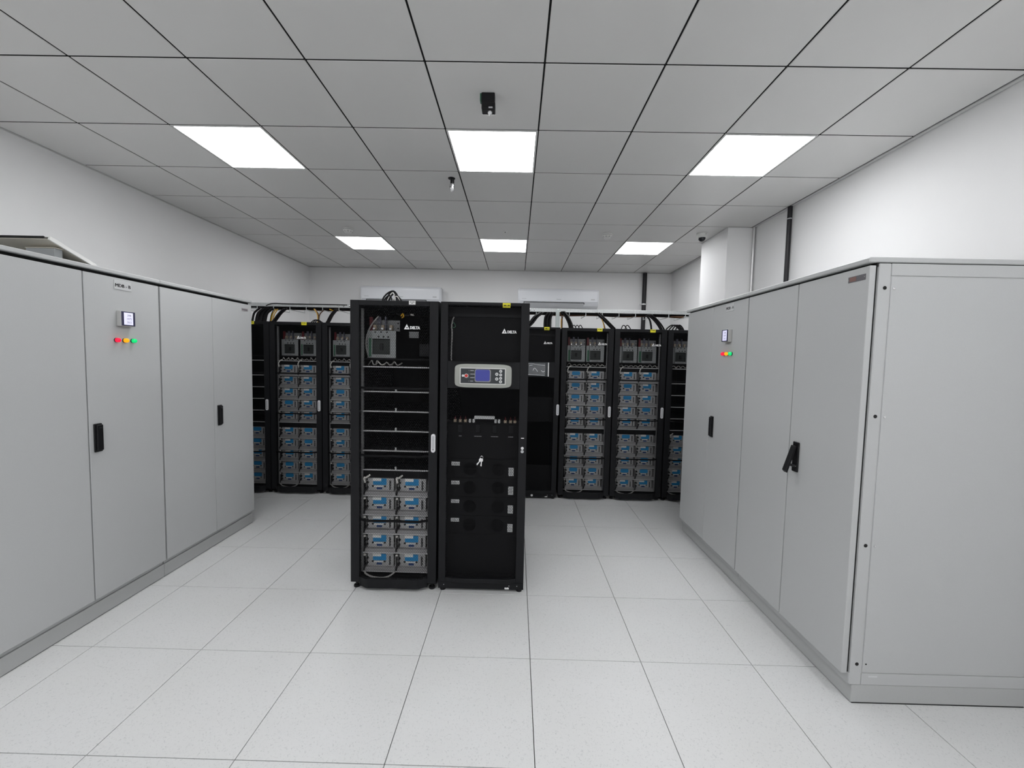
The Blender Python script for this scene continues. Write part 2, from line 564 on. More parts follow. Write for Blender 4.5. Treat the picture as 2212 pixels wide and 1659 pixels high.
# left row (faces +x)
XFL = -2.487
LB = XL + 0.03
section('grey cabinet nearest the left frame edge with title plate MDB-B', 1, XFL, 1.85, 2.847, LB,
        [(1.85, 2.345, 0.003, 0.0035, None),
         (2.345, 2.847, 0.0035, 0.006, lambda d: (instruments(d, 1, XFL, 2.582, 1.825, 'MDB - B', 2.032, 1), fold_handle(d, 1, XFL, 2.392, 1.103)))], -2.508)


def far_left(d):
    fold_handle(d, 1, XFL, 3.397, 1.103)
    part('nameplate', face_box(MB(), 1, XFL, 3.70, 3.785, 0.0, 0.0015, 2.010, 2.034), 'nameplate_light', d)
    part('nameplate_print', face_box(MB(), 1, XFL, 3.707, 3.778, 0.0015, 0.002, 2.018, 2.026), 'nameplate', d)


section('grey cabinet of left row next to the back racks, two doors', 1, XFL, 2.848, 3.838, LB,
        [(2.848, 3.342, 0.006, 0.0018, None), (3.342, 3.838, 0.0018, 0.002, far_left)], -2.508)

# right row (faces -x)
XFR = 1.598
RB = XR - 0.068


def near_right(d):
    fold_handle(d, -1, XFR, 2.306, 1.105, open_angle=0.30)
    part('nameplate', face_box(MB(), -1, XFR, 1.924, 2.022, 0.0, 0.0015, 2.022, 2.049), 'nameplate', d)
    part('nameplate_print', face_box(MB(), -1, XFR, 1.976, 2.014, 0.0015, 0.002, 2.026, 2.046), 'nameplate_red', d)
    for u in (1.928, 2.018):
        part('rivet', MB().cyl((XFR, u, 2.0355), (XFR - 0.003, u, 2.0355), 0.002, 8), 'chrome', d)


tR = section('grey cabinet of right row nearest the viewer, side panel showing, handle open', -1, XFR, 1.898, 2.873, RB,
             [(1.902, 2.374, 0.002, 0.003, near_right), (2.374, 2.873, 0.003, 0.005, None)], 1.648, 0.036, (0.146, 2.082))
section('grey cabinet of right row next to the back racks with title plate MDB-A', -1, XFR, 2.874, 3.900, RB,
        [(2.874, 3.376, 0.005, 0.001, lambda d: (instruments(d, -1, XFR, 3.118, 1.834, 'MDB - A', 2.044, -1), fold_handle(d, -1, XFR, 3.308, 1.113))),
         (3.376, 3.866, 0.001, 0.002, None)], 1.648, 0.036, (0.146, 2.082))

# side skin of the near right cabinet (faces the camera)
inv = -Vector(tR.location)


def sidepart(name, mb, m, bevel=0.0, smooth=False):
    mb.v = [tuple(Vector(p) + inv) for p in mb.v]
    return part(name, mb, m, tR, bevel, smooth)


SY = 1.900
sidepart('corner_post', MB().box(1.6335, 1.688, SY - 0.004, SY + 0.05, 0.095, 2.090), 'cabinet_grey', 0.003)
sidepart('post_gap_shade', MB().box(1.6285, 1.6335, SY + 0.008, SY + 0.04, 0.150, 2.082), 'gap_and_hole_black')  # black strip painting the shade in the gap between door and post
sidepart('top_rail', MB().box(1.690, RB, SY - 0.004, SY + 0.04, 2.036, 2.090), 'cabinet_grey', 0.0015)
sidepart('side_panel', MB().box(1.692, RB, SY - 0.004, SY + 0.03, 0.156, 2.032), 'cabinet_grey', 0.002)
sidepart('bottom_rail', MB().box(1.690, RB, SY - 0.003, SY + 0.04, 0.096, 0.153), 'cabinet_grey', 0.001)
for z in (1.98, 1.393, 0.781, 0.199):
    sidepart('hole_plug', MB().lathe((1.663, SY - 0.004, z), (0, -1, 0), [(0.0085, 0), (0.0085, 0.001), (0.006, 0.002)], 18), 'gap_and_hole_black', smooth=True)
    if z > 0.3:
        sidepart('screw', MB().lathe((1.7065, SY - 0.004, z - 0.002), (0, -1, 0), [(0.006, 0), (0.006, 0.002), (0.003, 0.0035)], 12), 'chrome', smooth=True)
    else:
        sidepart('screw_hole', MB().cyl((1.7065, SY - 0.004, z), (1.7065, SY - 0.0045, z), 0.004, 12), 'gap_and_hole_black')
sidepart('serial_sticker', MB().box(1.722, 1.765, SY - 0.0034, SY - 0.003, 0.133, 0.142), 'sticker_silver')

# loose roof plate lying tilted on the left row, propped by a small box
t = thing('roof_plate', 'beige cover plate with folded white rim lying tilted on left cabinet roof', 'cover plate', (-2.52, 2.44, 2.118))
sl = math.atan2(0.085, 0.215)
pl = MB().box(-0.82, 0.0, -0.245, 0.0, 0.004, 0.007)
part('plate_sheet', pl, 'plate_beige', t, rot=(-sl, 0, 0))
part('plate_top_skin', MB().box(-0.82, 0.0, -0.245, 0.0, 0.018, 0.020), 'plate_white', t, rot=(-sl, 0, 0))
part('rim', MB().box(-0.004, 0.006, -0.250, 0.006, 0.0, 0.020), 'plate_white', t, 0.001, rot=(-sl, 0, 0))
part('rim', MB().box(-0.83, -0.82, -0.250, 0.006, 0.0, 0.020), 'plate_white', t, 0.001, rot=(-sl, 0, 0))
part('rim', MB().box(-0.82, -0.004, -0.002, 0.006, 0.0, 0.020), 'plate_white', t, 0.001, rot=(-sl, 0, 0))
part('rim_channel', MB().box(-0.82, -0.03, -0.252, -0.245, 0.012, 0.020), 'gap_and_hole_black', t, rot=(-sl, 0, 0))
t = thing('spacer_box', 'small grey metal box under the tilted cover plate', 'box', (-2.615, 2.270, 2.118))
part('box_body', MB().box(-0.08, 0.08, -0.02, 0.02, 0.0, 0.056), 'bracket_grey', t, 0.002)
part('box_lid', MB().box(-0.083, 0.083, -0.022, 0.022, 0.056, 0.060), 'plate_beige', t, 0.001)


# ------------------------------------------------------------------ perforated doors
def wave(u):
    """plan curve of the bulged doors: two shallow lobes"""
    def ss(a):
        a = max(0.0, min(1.0, a))
        return a * a * (3 - 2 * a)
    return ss(u / 0.14) * ss((1 - u) / 0.14) * (1 - 0.20 * math.exp(-((u - 0.5) / 0.09) ** 2))


PITCHM, BAR = 0.0118, 0.0018
hexcache = {}


def hexmesh(x0, x1, z0, z1, amp):
    key = (round(x1 - x0, 4), round(z0, 4), round(z1, 4), amp)
    if key in hexcache:
        return hexcache[key]
    w = x1 - x0
    vs, fs = [], []
    R0 = PITCHM / math.sqrt(3)
    R1 = (PITCHM - BAR) / math.sqrt(3)
    dz = PITCHM * math.sqrt(3) / 2
    ang = [(math.sin(k * PI / 3), math.cos(k * PI / 3)) for k in range(6)]
    nrow = int((z1 - z0) / dz)
    ncol = int(w / PITCHM)
    for r in range(nrow + 1):
        cz = z0 + r * dz
        for c in range(ncol + 1):
            cx = (c + (0.5 if r % 2 else 0.0)) * PITCHM
            n = len(vs)
            for RR in (R0, R1):
                for sx, cc in ang:
                    x = cx + RR * sx
                    vs.append((x, -amp * wave(x / w), cz + RR * cc))
            for k in range(6):
                j = (k + 1) % 6
                fs.append((n + k, n + j, n + 6 + j, n + 6 + k))
    mb = MB()
    mb.v, mb.f = vs, fs
    me = mb.mesh('mesh_panel', 'mesh_black')
    hexcache[key] = me
    return me


def wavy_bar(x0, x1, yf, z0, z1, amp, th, n=28):
    """horizontal bar following the bulge"""
    mb = MB()
    w = x1 - x0
    vs, fs = [], []
    for i in range(n + 1):
        u = i / n
        y = yf - amp * wave(u)
        x = x0 + w * u
        vs += [(x, y, z0), (x, y + th, z0), (x, y + th, z1), (x, y, z1)]
    for i in range(n):
        a, b = 4 * i, 4 * i + 4
        for k in range(4):
            j = (k + 1) % 4
            fs.append((a + k, b + k, b + j, a + j))
    fs.append((0, 1, 2, 3))
    fs.append((4 * n + 3, 4 * n + 2, 4 * n + 1, 4 * n))
    return mb.add(vs, fs)


def logo(door, xc, z, y, size=1.0, x_off=0.0):
    """white triangle emblem and DELTA lettering on the mesh"""
    s = size
    tri = MB()
    # outer triangle with a smaller dark disc inside it
    tri.prism([(xc - 0.049 * s, y, z), (xc - 0.015 * s, y, z), (xc - 0.032 * s, y, z + 0.033 * s)], (0, 0.002, 0))
    part('logo_triangle', tri, 'logo_white', door)
    part('logo_disc', MB().cyl((xc - 0.0305 * s, y, z + 0.010 * s), (xc - 0.0305 * s, y - 0.0006, z + 0.010 * s), 0.0042 * s, 14), 'ink_black', door)
    part('logo_lettering', MB().text('DELTA', 0.024 * s, (xc + 0.019 * s, y + 0.001, z + 0.0095 * s), (1, 0, 0), (0, 0, 1), depth=0.001, bold=0.0012 * s, sx=0.86), 'logo_white', door)


def swing_handle(door, x, z, yf):
    part('handle', MB().rplate(x, z, 0.030, 0.128, 0.015, yf - 0.012, yf), 'handle_silver', door, 0.002, smooth=True)
    part('handle_inset', MB().rplate(x, z + 0.008, 0.016, 0.085, 0.006, yf - 0.0135, yf - 0.012), 'handle_grey', door)
    part('keyhole', MB().cyl((x, yf - 0.012, z - 0.042), (x, yf - 0.014, z - 0.042), 0.006, 12), 'ink_grey', door)


def sticker(parent, x, z, yf, w, h, m, bars, size):
    """small printed label; the print is too small to read, so it is built as its dark word blocks (left, right, height as fractions)"""
    part('label', MB().box(x - w / 2, x + w / 2, yf - 0.0012, yf, z - h / 2, z + h / 2), m, parent)
    tx = MB()
    for a, b, c in bars:
        tx.box(x - w / 2 + w * a, x - w / 2 + w * b, yf - 0.0016, yf - 0.0012, z - h / 2 + h * c - size / 2, z - h / 2 + h * c + size / 2)
    part('label_print', tx, 'ink_black', parent)


def carcass(t, w, depth, z0, z1):
    part('side_panel', MB().box(0.0, 0.018, 0.034, depth, z0, z1 - 0.006), 'rack_black', t, 0.002)
    part('side_panel', MB().box(w - 0.018, w, 0.034, depth, z0, z1 - 0.006), 'rack_black', t, 0.002)
    part('top_panel', MB().box(0.0, w, 0.034, depth, z1 - 0.006, z1), 'rack_black', t, 0.001)
    part('base_panel', MB().box(0.018, w - 0.018, 0.036, depth, z0, z0 + 0.03), 'rack_inner', t)
    part('back_panel', MB().box(0.018, w - 0.018, depth - 0.012, depth, z0 + 0.03, z1 - 0.006), 'rack_inner', t)


def feet(t, w, depth, z0, y=0.055):
    for x in (0.032, w - 0.032):
        for yy in (y, depth - 0.06):
            part('foot', MB().lathe((x, yy, 0), (0, 0, 1), [(0.021, 0), (0.023, 0.004), (0.021, 0.014), (0.009, 0.020), (0.009, z0 + 0.004)], 16), 'black_plastic', t, smooth=True)


# ------------------------------------------------------------------ battery modules
MW, MD = 0.206, 0.42
mod_mesh = {}


def module_meshes():
    f = 0.016
    M = mod_mesh
    M['case'] = MB().box(0.012, MW - 0.008, f, MD, 0.030, 0.121).mesh('case', 'module_grey', 0.002)
    M['side'] = MB().box(-0.001, 0.003, f + 0.004, MD, 0.030, 0.112).mesh('drawer_side', 'module_lip')
    M['case_lip'] = MB().box(-0.002, MW + 0.008, 0.0, f, 0.0, 0.027).box(-0.002, MW + 0.008, f, MD, 0.0, 0.029).mesh('drawer_lip', 'module_lip', 0.0012)
    M['blue'] = MB().rplate(0.099, 0.094, 0.094, 0.047, 0.004, f - 0.0008, f).mesh('blue_label', 'label_blue')
    M['blue_round'] = MB().rplate(0.099, 0.093, 0.094, 0.044, 0.014, f - 0.0008, f).mesh('blue_label', 'label_blue')
    M['white'] = MB().box(0.050, 0.110, f - 0.0014, f - 0.0008, 0.098, 0.1195).mesh('white_sticker', 'sticker_white')
    M['bar'] = MB().box(0.060, 0.126, f - 0.012, f - 0.006, 0.060, 0.068).box(0.060, 0.066, f - 0.006, f, 0.060, 0.068).box(0.120, 0.126, f - 0.006, f, 0.060, 0.068).mesh('grip_bar', 'sticker_white', 0.001)
    M['sockL'] = MB().rplate(0.052, 0.062, 0.017, 0.012, 0.004, f - 0.002, f).mesh('socket', 'black_plastic')
    M['sockR'] = MB().rplate(0.136, 0.062, 0.012, 0.012, 0.004, f - 0.002, f).mesh('socket', 'black_plastic')
    M['tag'] = MB().box(0.078, 0.116, f - 0.001, f, 0.039, 0.054).mesh('blue_tag', 'tag_blue')
    v = MB()
    for k in range(7):
        v.box(0.166, 0.180 if k % 2 else 0.177, f - 0.0012, f, 0.038 + k * 0.0095, 0.0455 + k * 0.0095)
    M['vent'] = v.mesh('rating_strip', 'ink_black')
    M['plug'] = MB().lathe((0.0, 0, 0), (0, 1, 0), [(0.007, 0), (0.0085, 0.004), (0.0085, 0.02)], 12).mesh('plug', 'black_plastic', smooth=True)
    M['wplug'] = MB().box(-0.007, 0.007, 0, 0.014, -0.007, 0.007).mesh('white_plug', 'white_cable', 0.002)
    M['lead'] = MB().tube([(0.010, 0.010, 0.050), (0.004, -0.004, 0.040), (-0.002, -0.006, 0.022), (-0.004, -0.005, 0.008)], 0.0045, 6).mesh('lead', 'dark_cable', smooth=True)


module_meshes()
ORD = ['first', 'second', 'third', 'fourth', 'fifth', 'sixth', 'seventh', 'eighth', 'ninth', 'tenth']
Z_UP = [1.384, 1.247, 1.110, 0.972, 0.836]
Z_LO = [0.650, 0.514, 0.378, 0.242, 0.106]


def battery(x, y, z, label, upper, group, plain):
    t = thing('battery_module', label, 'battery', (x, y, z), group)
    M = mod_mesh
    link('case', M['case'], t)
    link('drawer_lip', M['case_lip'], t)
    link('drawer_side', M['side'], t)
    link('drawer_side', M['side'], t, (MW + 0.004, 0, 0))
    link('blue_label', M['blue_round' if plain else 'blue'], t)
    if not plain:
        link('white_sticker', M['white'], t)
    link('socket', M['sockL'], t)
    link('socket', M['sockR'], t)
    if not upper:
        link('grip_bar', M['bar'], t)
    link('blue_tag', M['tag'], t)
    link('rating_strip', M['vent'], t)
    link('plug', M['plug'], t, (0.014, 0.0, 0.088))
    link('plug', M['plug'], t, (0.012, 0.0, 0.052))
    link('white_plug', M['wplug'], t, (0.008 - 0.012, 0.0, 0.113))
    link('lead', M['lead'], t)
    return t


# ------------------------------------------------------------------ breaker assemblies inside the racks
def breaker(t, x, y, z, w=0.206, h=0.19, green=True):
    """switch body in a slotted sheet bracket, bus terminals behind a row of phase barriers"""
    fr = MB()
    fr.box(x, x + w * 0.20, y + 0.02, y + 0.03, z, z + h)
    fr.box(x + w * 0.80, x + w, y, y + 0.008, z, z + h)
    fr.box(x + w * 0.20, x + w * 0.80, y, y + 0.008, z + h * 0.70, z + h)
    fr.box(x + w * 0.20, x + w * 0.80, y, y + 0.008, z, z + h * 0.13)
    fr.box(x + w * 0.20 - 0.006, x + w * 0.20, y, y + 0.02, z, z + h)
    br = part('breaker_bracket', fr, 'bracket_grey', t, 0.001)
    if green:
        part('green_side_plate', MB().box(x + 0.012, x + w * 0.20 - 0.008, y + 0.016, y + 0.02, z + 0.01, z + h * 0.72), 'breaker_green', br)
    part('breaker_body', MB().box(x + w * 0.205, x + w * 0.795, y + 0.010, y + 0.10, z + h * 0.14, z + h * 0.69), 'breaker_dark', br, 0.003)
    part('breaker_toggle', MB().box(x + w * 0.45, x + w * 0.56, y + 0.0, y + 0.012, z + h * 0.30, z + h * 0.52), 'black_plastic', br, 0.002)
    for k in range(3):
        part('slot', MB().cyl((x + w * (0.30 + 0.20 * k), y - 0.001, z + h * 0.94), (x + w * (0.30 + 0.20 * k), y, z + h * 0.94), 0.0055, 10), 'gap_and_hole_black', br)
        part('slot', MB().cyl((x + w * (0.42 + 0.16 * k), y - 0.001, z + h * 0.77), (x + w * (0.42 + 0.16 * k), y, z + h * 0.77), 0.0065, 10), 'gap_and_hole_black', br)
    part('bracket_print', MB().box(x + w * 0.33, x + w * 0.68, y - 0.0008, y, z + 0.006, z + 0.016), 'ink_grey', br)
    bus = part('bus_plate', MB().box(x + w * 0.05, x + w * 1.05, y + 0.06, y + 0.066, z + h, z + h + 0.078), 'bus_grey', t, 0.001)
    for k in range(2):
        part('slot', MB().cyl((x + w * 0.99, y + 0.0585, z + h + 0.02 + 0.036 * k), (x + w * 0.99, y + 0.06, z + h + 0.02 + 0.036 * k), 0.006, 10), 'gap_and_hole_black', bus)
    for k in range(3):
        xx = x + w * (0.22 + 0.28 * k)
        part('terminal', MB().box(xx - 0.011, xx + 0.011, y + 0.034, y + 0.06, z + h + 0.002, z + h + 0.042), 'copper_tan', bus, 0.003)
        part('terminal_bolt', MB().cyl((xx, y + 0.022, z + h + 0.014), (xx, y + 0.034, z + h + 0.014), 0.009, 6), 'chrome', bus)
    part('phase_barrier', MB().box(x + w * 0.04, x + w * 0.15, y + 0.040, y + 0.058, z + h, z + h + 0.096), 'barrier_red', bus)
    part('phase_barrier', MB().box(x + w * 0.30, x + w * 0.42, y + 0.045, y + 0.057, z + h + 0.045, z + h + 0.10), 'barrier_smoke', bus)
    part('phase_barrier', MB().box(x + w * 0.58, x + w * 0.62, y + 0.030, y + 0.057, z + h, z + h + 0.10), 'barrier_smoke', bus)


def wires(t, x0, x1, y, z, n, seed):
    r = random.Random(seed)
    for k in range(n):
        a = x0 + (x1 - x0) * (k + 0.5) / n
        pts = [(a - 0.035, y + 0.03, z + 0.004), (a - 0.02 + 0.02 * r.random(), y, z + 0.02 + 0.016 * r.random()), (a + 0.015, y - 0.004, z + 0.006), (a + 0.04, y + 0.02, z + 0.022)]
        part('wire', MB().tube(pts, 0.0042, 6), 'grey_cable' if r.random() < 0.7 else 'white_cable', t, smooth=True)


# ------------------------------------------------------------------ battery racks
RW, RDEP, RH = 0.595, 0.95, 2.0


def battery_rack(x0, yf, label, phrase, w=RW, rows_up=(), rows_lo=(0, 1, 2, 3, 4), cols=(0, 1), breakers=(0, 1),
                 yellow=None, white=None, logo_x=None, handle=True, seed=1, empties=False, group='back row racks', foot_y=0.055):
    r = random.Random(seed)
    t = thing('battery_rack', label, 'server rack', (x0, yf, 0), group)
    z0 = 0.050
    carcass(t, w, RDEP, z0, RH)
    feet(t, w, RDEP, z0, foot_y)
    st = 0.060                                   # stile width
    # door
    d = MB()
    d.box(0.0, st, 0.0, 0.032, z0 - 0.002, RH - 0.002)
    d.box(w - st, w, 0.0, 0.032, z0 - 0.002, RH - 0.002)
    d.box(st, w - st, 0.0, 0.030, RH - 0.036, RH - 0.002)
    d.add(*(lambda q: (q.v, q.f))(wavy_bar(st, w - st, 0.0, 0.022, 0.085, 0.030, 0.028)))
    door = part('door', d, 'rack_black', t, 0.0015)
    link('mesh_panel', hexmesh(st - 0.003, w - st + 0.003, 0.080, RH - 0.034, 0.028), door, (st - 0.003, 0.006, 0))
    for z in (1.408, 0.944, 0.490):
        part('stiffener', wavy_bar(st, w - st, 0.010, z - 0.006, z + 0.008, 0.026, 0.010), 'mesh_black', door)
    if handle:
        swing_handle(door, w - 0.026, 1.040, 0.0)
    if logo_x is not None:
        logo(door, logo_x, 1.806, -0.030, 1.06)
    if yellow:
        sticker(door, yellow, RH - 0.020, -0.001, 0.060, 0.036, 'sticker_yellow', [(0.16, 0.36, 0.68), (0.44, 0.84, 0.68)], 0.007)
    if white:
        sticker(door, white, RH - 0.014, -0.001, 0.044, 0.026, 'sticker_white', [(0.14, 0.42, 0.66), (0.50, 0.86, 0.66), (0.36, 0.62, 0.34)], 0.0036)
    # inside: rails, shelves
    part('mounting_rail', MB().box(0.050, 0.066, 0.062, 0.080, 0.09, RH - 0.05), 'rail_steel', t)
    part('mounting_rail', MB().box(w - 0.066, w - 0.050, 0.062, 0.080, 0.09, RH - 0.05), 'rail_steel', t)
    sh = {}

    def shelf(z):
        if 'm' not in sh:
            sh['m'] = MB().box(0.067, w - 0.067, 0.056, 0.60, -0.006, 0.0).mesh('shelf', 'rack_inner')
            sh['r'] = MB().box(0.067, w - 0.067, 0.048, 0.056, -0.009, 0.0).mesh('shelf_rail', 'shelf_bright', 0.001)
            sh['c'] = MB().box(-0.006, 0.006, 0.044, 0.048, -0.004, 0.022).mesh('shelf_clip', 'sticker_silver', 0.001)
        s = link('shelf', sh['m'], t, (0, 0, z))
        link('shelf_rail', sh['r'], s)
        return s
    shelf(1.556)
    shown = set()
    ups = [(Z_UP[k], True, k) for k in range(5)]
    los = [(Z_LO[k], False, k + 5) for k in range(5)]
    for z, up, k in ups + los:
        s = shelf(z)
        present = (k in rows_up) if up else ((k - 5) in rows_lo)
        if not present:
            link('shelf_clip', sh['c'], s, (w * 0.5, 0, 0))
    nrow = 0
    for z, up, k in ups + los:
        present = (k in rows_up) if up else ((k - 5) in rows_lo)
        if not present:
            continue
        for c in cols:
            lab = 'grey battery module, %s row from top, %s column, %s' % (ORD[nrow], ('left', 'right')[c], phrase)
            battery(x0 + (0.083, 0.310)[c], yf + 0.046, z + 0.0005, lab, up, 'battery modules in the racks', (r.random() < 0.28) and group != 'front racks')
        nrow += 1
    # black strips added over each group of modules, to keep the gap dark
    if rows_lo:
        part('module_gap_shade', MB().box(0.067, w - 0.067, 0.058, 0.064, Z_LO[0] + 0.123, Z_UP[4] - 0.010), 'rack_inner', t)
    if rows_up:
        part('module_gap_shade', MB().box(0.067, w - 0.067, 0.058, 0.064, Z_UP[0] + 0.123, 1.546), 'rack_inner', t)
    # switchgear on the top shelf and the wiring under it
    for b in breakers:
        breaker(t, (0.078, 0.300)[b], 0.085, 1.612, green=(seed % 2 == 0 or b == 1))
    part('gear_shelf', MB().box(0.067, w - 0.067, 0.075, 0.5, 1.600, 1.611), 'rack_inner', t)
    wires(t, 0.09, 0.09 + 0.22 * len(breakers), 0.085, 1.558, 4 * len(breakers), seed)
    # white feed leads into the top row of each column, grey jumper under the bottom row
    ztop = Z_UP[rows_up[0]] + 0.11 if rows_up else Z_LO[0] + 0.11
    for c in cols:
        xx = (0.083, 0.310)[c]
        hgt = 0.055 if rows_up else 0.02
        part('feed_lead', MB().tube([(xx + 0.035, 0.052, ztop + hgt + 0.015), (xx + 0.012, 0.038, ztop + hgt), (xx - 0.002, 0.034, ztop + 0.02), (xx + 0.006, 0.034, ztop - 0.016)], 0.0065, 8), 'white_cable', t, smooth=True)
    if rows_lo:
        part('jumper_cable', MB().tube([(0.083, 0.034, 0.112), (0.100, 0.030, 0.090), (0.150, 0.024, 0.074), (0.215, 0.022, 0.070), (0.262, 0.026, 0.082), (0.298, 0.034, 0.108)], 0.0062, 8), 'grey_cable', t, smooth=True)
    return t


A0 = -1.122
YA = 2.760
rackA = battery_rack(A0, YA, 'foremost black mesh-door rack with empty shelves above blue-labelled batteries', 'foremost rack',
                     rows_up=(), breakers=(0,), white=0.418, logo_x=0.424, seed=2, group='front racks', foot_y=0.035)
part('reflection_patch', MB().box(0.372, 0.438, 0.10, 0.104, 1.755, 1.80), 'bus_grey', rackA)  # grey plate standing in for a reflection inside the rack
part('side_guard', MB().box(0.445, 0.520, 0.10, 0.104, 1.63, 1.715), 'rack_black', rackA)
YLr, YRr = 4.685, 4.728
battery_rack(-3.437, YLr, 'back rack mostly hidden behind left grey cabinets', 'leftmost back rack', rows_up=(), cols=(1,), breakers=(), yellow=0.40, seed=4)
battery_rack(-2.833, YLr, 'back rack second from left, full of blue-labelled batteries', 'second back rack from left',
             rows_up=range(5), yellow=0.400, logo_x=0.383, seed=5)
battery_rack(-2.228, YLr, 'back rack third from left, partly hidden by the foremost rack', 'third back rack from left',
             rows_up=range(5), seed=6)
battery_rack(0.520, YRr, 'full battery rack beside the cabinet with film-wrapped screen', 'rack beside wrapped-screen cabinet',
             rows_up=range(5), yellow=0.430, logo_x=0.460, seed=8)
battery_rack(1.127, YRr, 'full battery rack between another full rack and the half-hidden right one', 'second rack from wrapped-screen cabinet',
             rows_up=range(5), yellow=0.430, logo_x=0.465, seed=9)
battery_rack(1.737, YRr, 'back rack half hidden by right grey cabinet, empty shelves above batteries', 'rightmost back rack', w=0.500,
             rows_up=(), cols=(0,), breakers=(0,), handle=False, seed=11)


# ------------------------------------------------------------------ UPS cabinets (front right unit and its twin in the back row)
def ups(x0, yf, label, group, display):
    w = RW
    t = thing('ups_cabinet', label, 'ups cabinet', (x0, yf, 0), group)
    z0 = 0.070
    carcass(t, w, RDEP, z0, RH)
    part('base_skirt', MB().box(0.0, w, 0.004, RDEP, 0.018, z0 - 0.002), 'rack_black', t, 0.002)
    for x in (0.03, w - 0.03):
        for yy in (0.03, RDEP - 0.05):
            part('foot', MB().cyl((x, yy, 0), (x, yy, 0.018), 0.02, 14), 'black_plastic', t, smooth=True)
    part('skirt_clip', MB().box(w - 0.13, w - 0.10, -0.002, 0.004, 0.022, 0.034), 'chrome', t, 0.001)
    for x in (0.04, w - 0.10, w - 0.045):
        part('skirt_screw', MB().cyl((x, 0.004, 0.045), (x, 0.0025, 0.045), 0.003, 8), 'handle_grey', t)
    d = MB()
    d.box(0.0, 0.050, 0.0, 0.032, z0, RH - 0.002)
    d.box(w - 0.056, w, 0.0, 0.032, z0, RH - 0.002)
    d.box(0.050, w - 0.056, 0.0, 0.030, RH - 0.022, RH - 0.002)
    d.box(0.050, w - 0.056, 0.0, 0.030, 1.420, 1.602)
    d.add(*(lambda q: (q.v, q.f))(wavy_bar(0.050, w - 0.056, 0.0, z0, 0.098, 0.016, 0.028)))
    door = part('door', d, 'rack_black', t, 0.0015)
    link('mesh_panel', hexmesh(0.047, w - 0.053, 1.600, RH - 0.020, 0.012), door, (0.047, 0.006, 0))
    link('mesh_panel', hexmesh(0.047, w - 0.053, 0.094, 1.424, 0.012), door, (0.047, 0.006, 0))
    part('inner_panel', MB().box(0.030, w - 0.030, 0.060, 0.066, 1.58, 1.97), 'rack_inner', t)
    part('inner_rail', MB().box(0.030, w - 0.030, 0.052, 0.060, 1.905, 1.925), 'rack_black', t)
    part('switch_plate', MB().box(0.030, w - 0.030, 0.070, 0.076, 0.90, 1.19), 'rack_inner', t)
    part('lower_plate', MB().box(0.030, w - 0.030, 0.060, 0.066, 0.10, 0.385), 'rack_inner', t)
    return t, door


BX = -0.512
tB, dB = ups(BX, YA, 'front black cabinet with grey control panel, hanging keys and yellow label', 'front racks', True)
# control panel on the solid band
bez = MB()
ccx, ccz, bw, bh = BX * 0 + 0.292, 1.506, 0.384, 0.160
pts = []
for k in range(40):
    a = 2 * PI * k / 40
    # super-ellipse plan with bowed short ends
    ca, sa = math.cos(a), math.sin(a)
    e = 0.28
    pts.append((ccx + bw / 2 * math.copysign(abs(ca) ** e, ca) * (1 - 0.055 * abs(sa) ** 3), 0.0, ccz + bh / 2 * math.copysign(abs(sa) ** e, sa)))
bez.prism(pts, (0, -0.022, 0))
part('control_bezel', bez, 'bezel_grey', dB, 0.006, smooth=True, seg=2)
fr = MB()
for a, b, c, e in ((-0.150, 0.146, 0.048, 0.054), (-0.150, 0.146, -0.056, -0.050), (-0.156, -0.150, -0.056, 0.054), (0.146, 0.152, -0.056, 0.054)):
    fr.box(ccx + a, ccx + b, -0.025, -0.020, ccz + c, ccz + e)
part('control_inner_frame', fr, 'bezel_light', dB, 0.001)
part('control_fascia', MB().box(ccx - 0.150, ccx + 0.146, -0.0232, -0.020, ccz - 0.050, ccz + 0.048), 'display_dark', dB)
part('control_screen_surround', MB().rplate(ccx - 0.002, ccz + 0.002, 0.108, 0.086, 0.012, -0.0240, -0.0232), 'ink_grey', dB)
part('control_screen', MB().rplate(ccx - 0.003, ccz + 0.004, 0.096, 0.076, 0.012, -0.0246, -0.0240), 'screen_blue', dB)
part('stop_button_ring', MB().cyl((ccx - 0.112, -0.0232, ccz), (ccx - 0.112, -0.026, ccz), 0.014, 20), 'button_white', dB, smooth=True)
part('stop_button', MB().cyl((ccx - 0.112, -0.026, ccz), (ccx - 0.112, -0.029, ccz), 0.0105, 20), 'button_red', dB, smooth=True)
part('stop_button_keyring', MB().lathe((ccx - 0.134, -0.0232, ccz), (0, -1, 0), [(0.008, 0), (0.008, 0.003), (0.004, 0.0032)], 16), 'button_white', dB, smooth=True)
for bxp, bzp, br in ((0.092, 0.014, 0.0105), (0.092, -0.018, 0.0105), (0.118, 0.034, 0.0100), (0.118, 0.010, 0.0095), (0.118, -0.013, 0.0095), (0.118, -0.036, 0.0100)):
    part('button', MB().lathe((ccx + bxp, -0.0232, ccz + bzp), (0, -1, 0), [(br, 0), (br, 0.002), (br * 0.62, 0.0025)], 18), 'button_white', dB, smooth=True)
    part('button_centre', MB().cyl((ccx + bxp, -0.0256, ccz + bzp), (ccx + bxp, -0.0262, ccz + bzp), br * 0.52, 14), 'ink_grey', dB)
leds = MB()
for k, ln in enumerate((0.024, 0.030, 0.028, 0.020)):
    zz = ccz + 0.035 - 0.0235 * k
    leds.box(ccx - 0.086, ccx - 0.086 + ln, -0.0236, -0.0232, zz - 0.0018, zz + 0.0018)
    leds.box(ccx - 0.096, ccx - 0.0935, -0.0236, -0.0232, zz - 0.0014, zz + 0.0014)
part('control_print', leds, 'handle_grey', dB)
logo(dB, 0.460, 1.793, -0.016, 0.98)
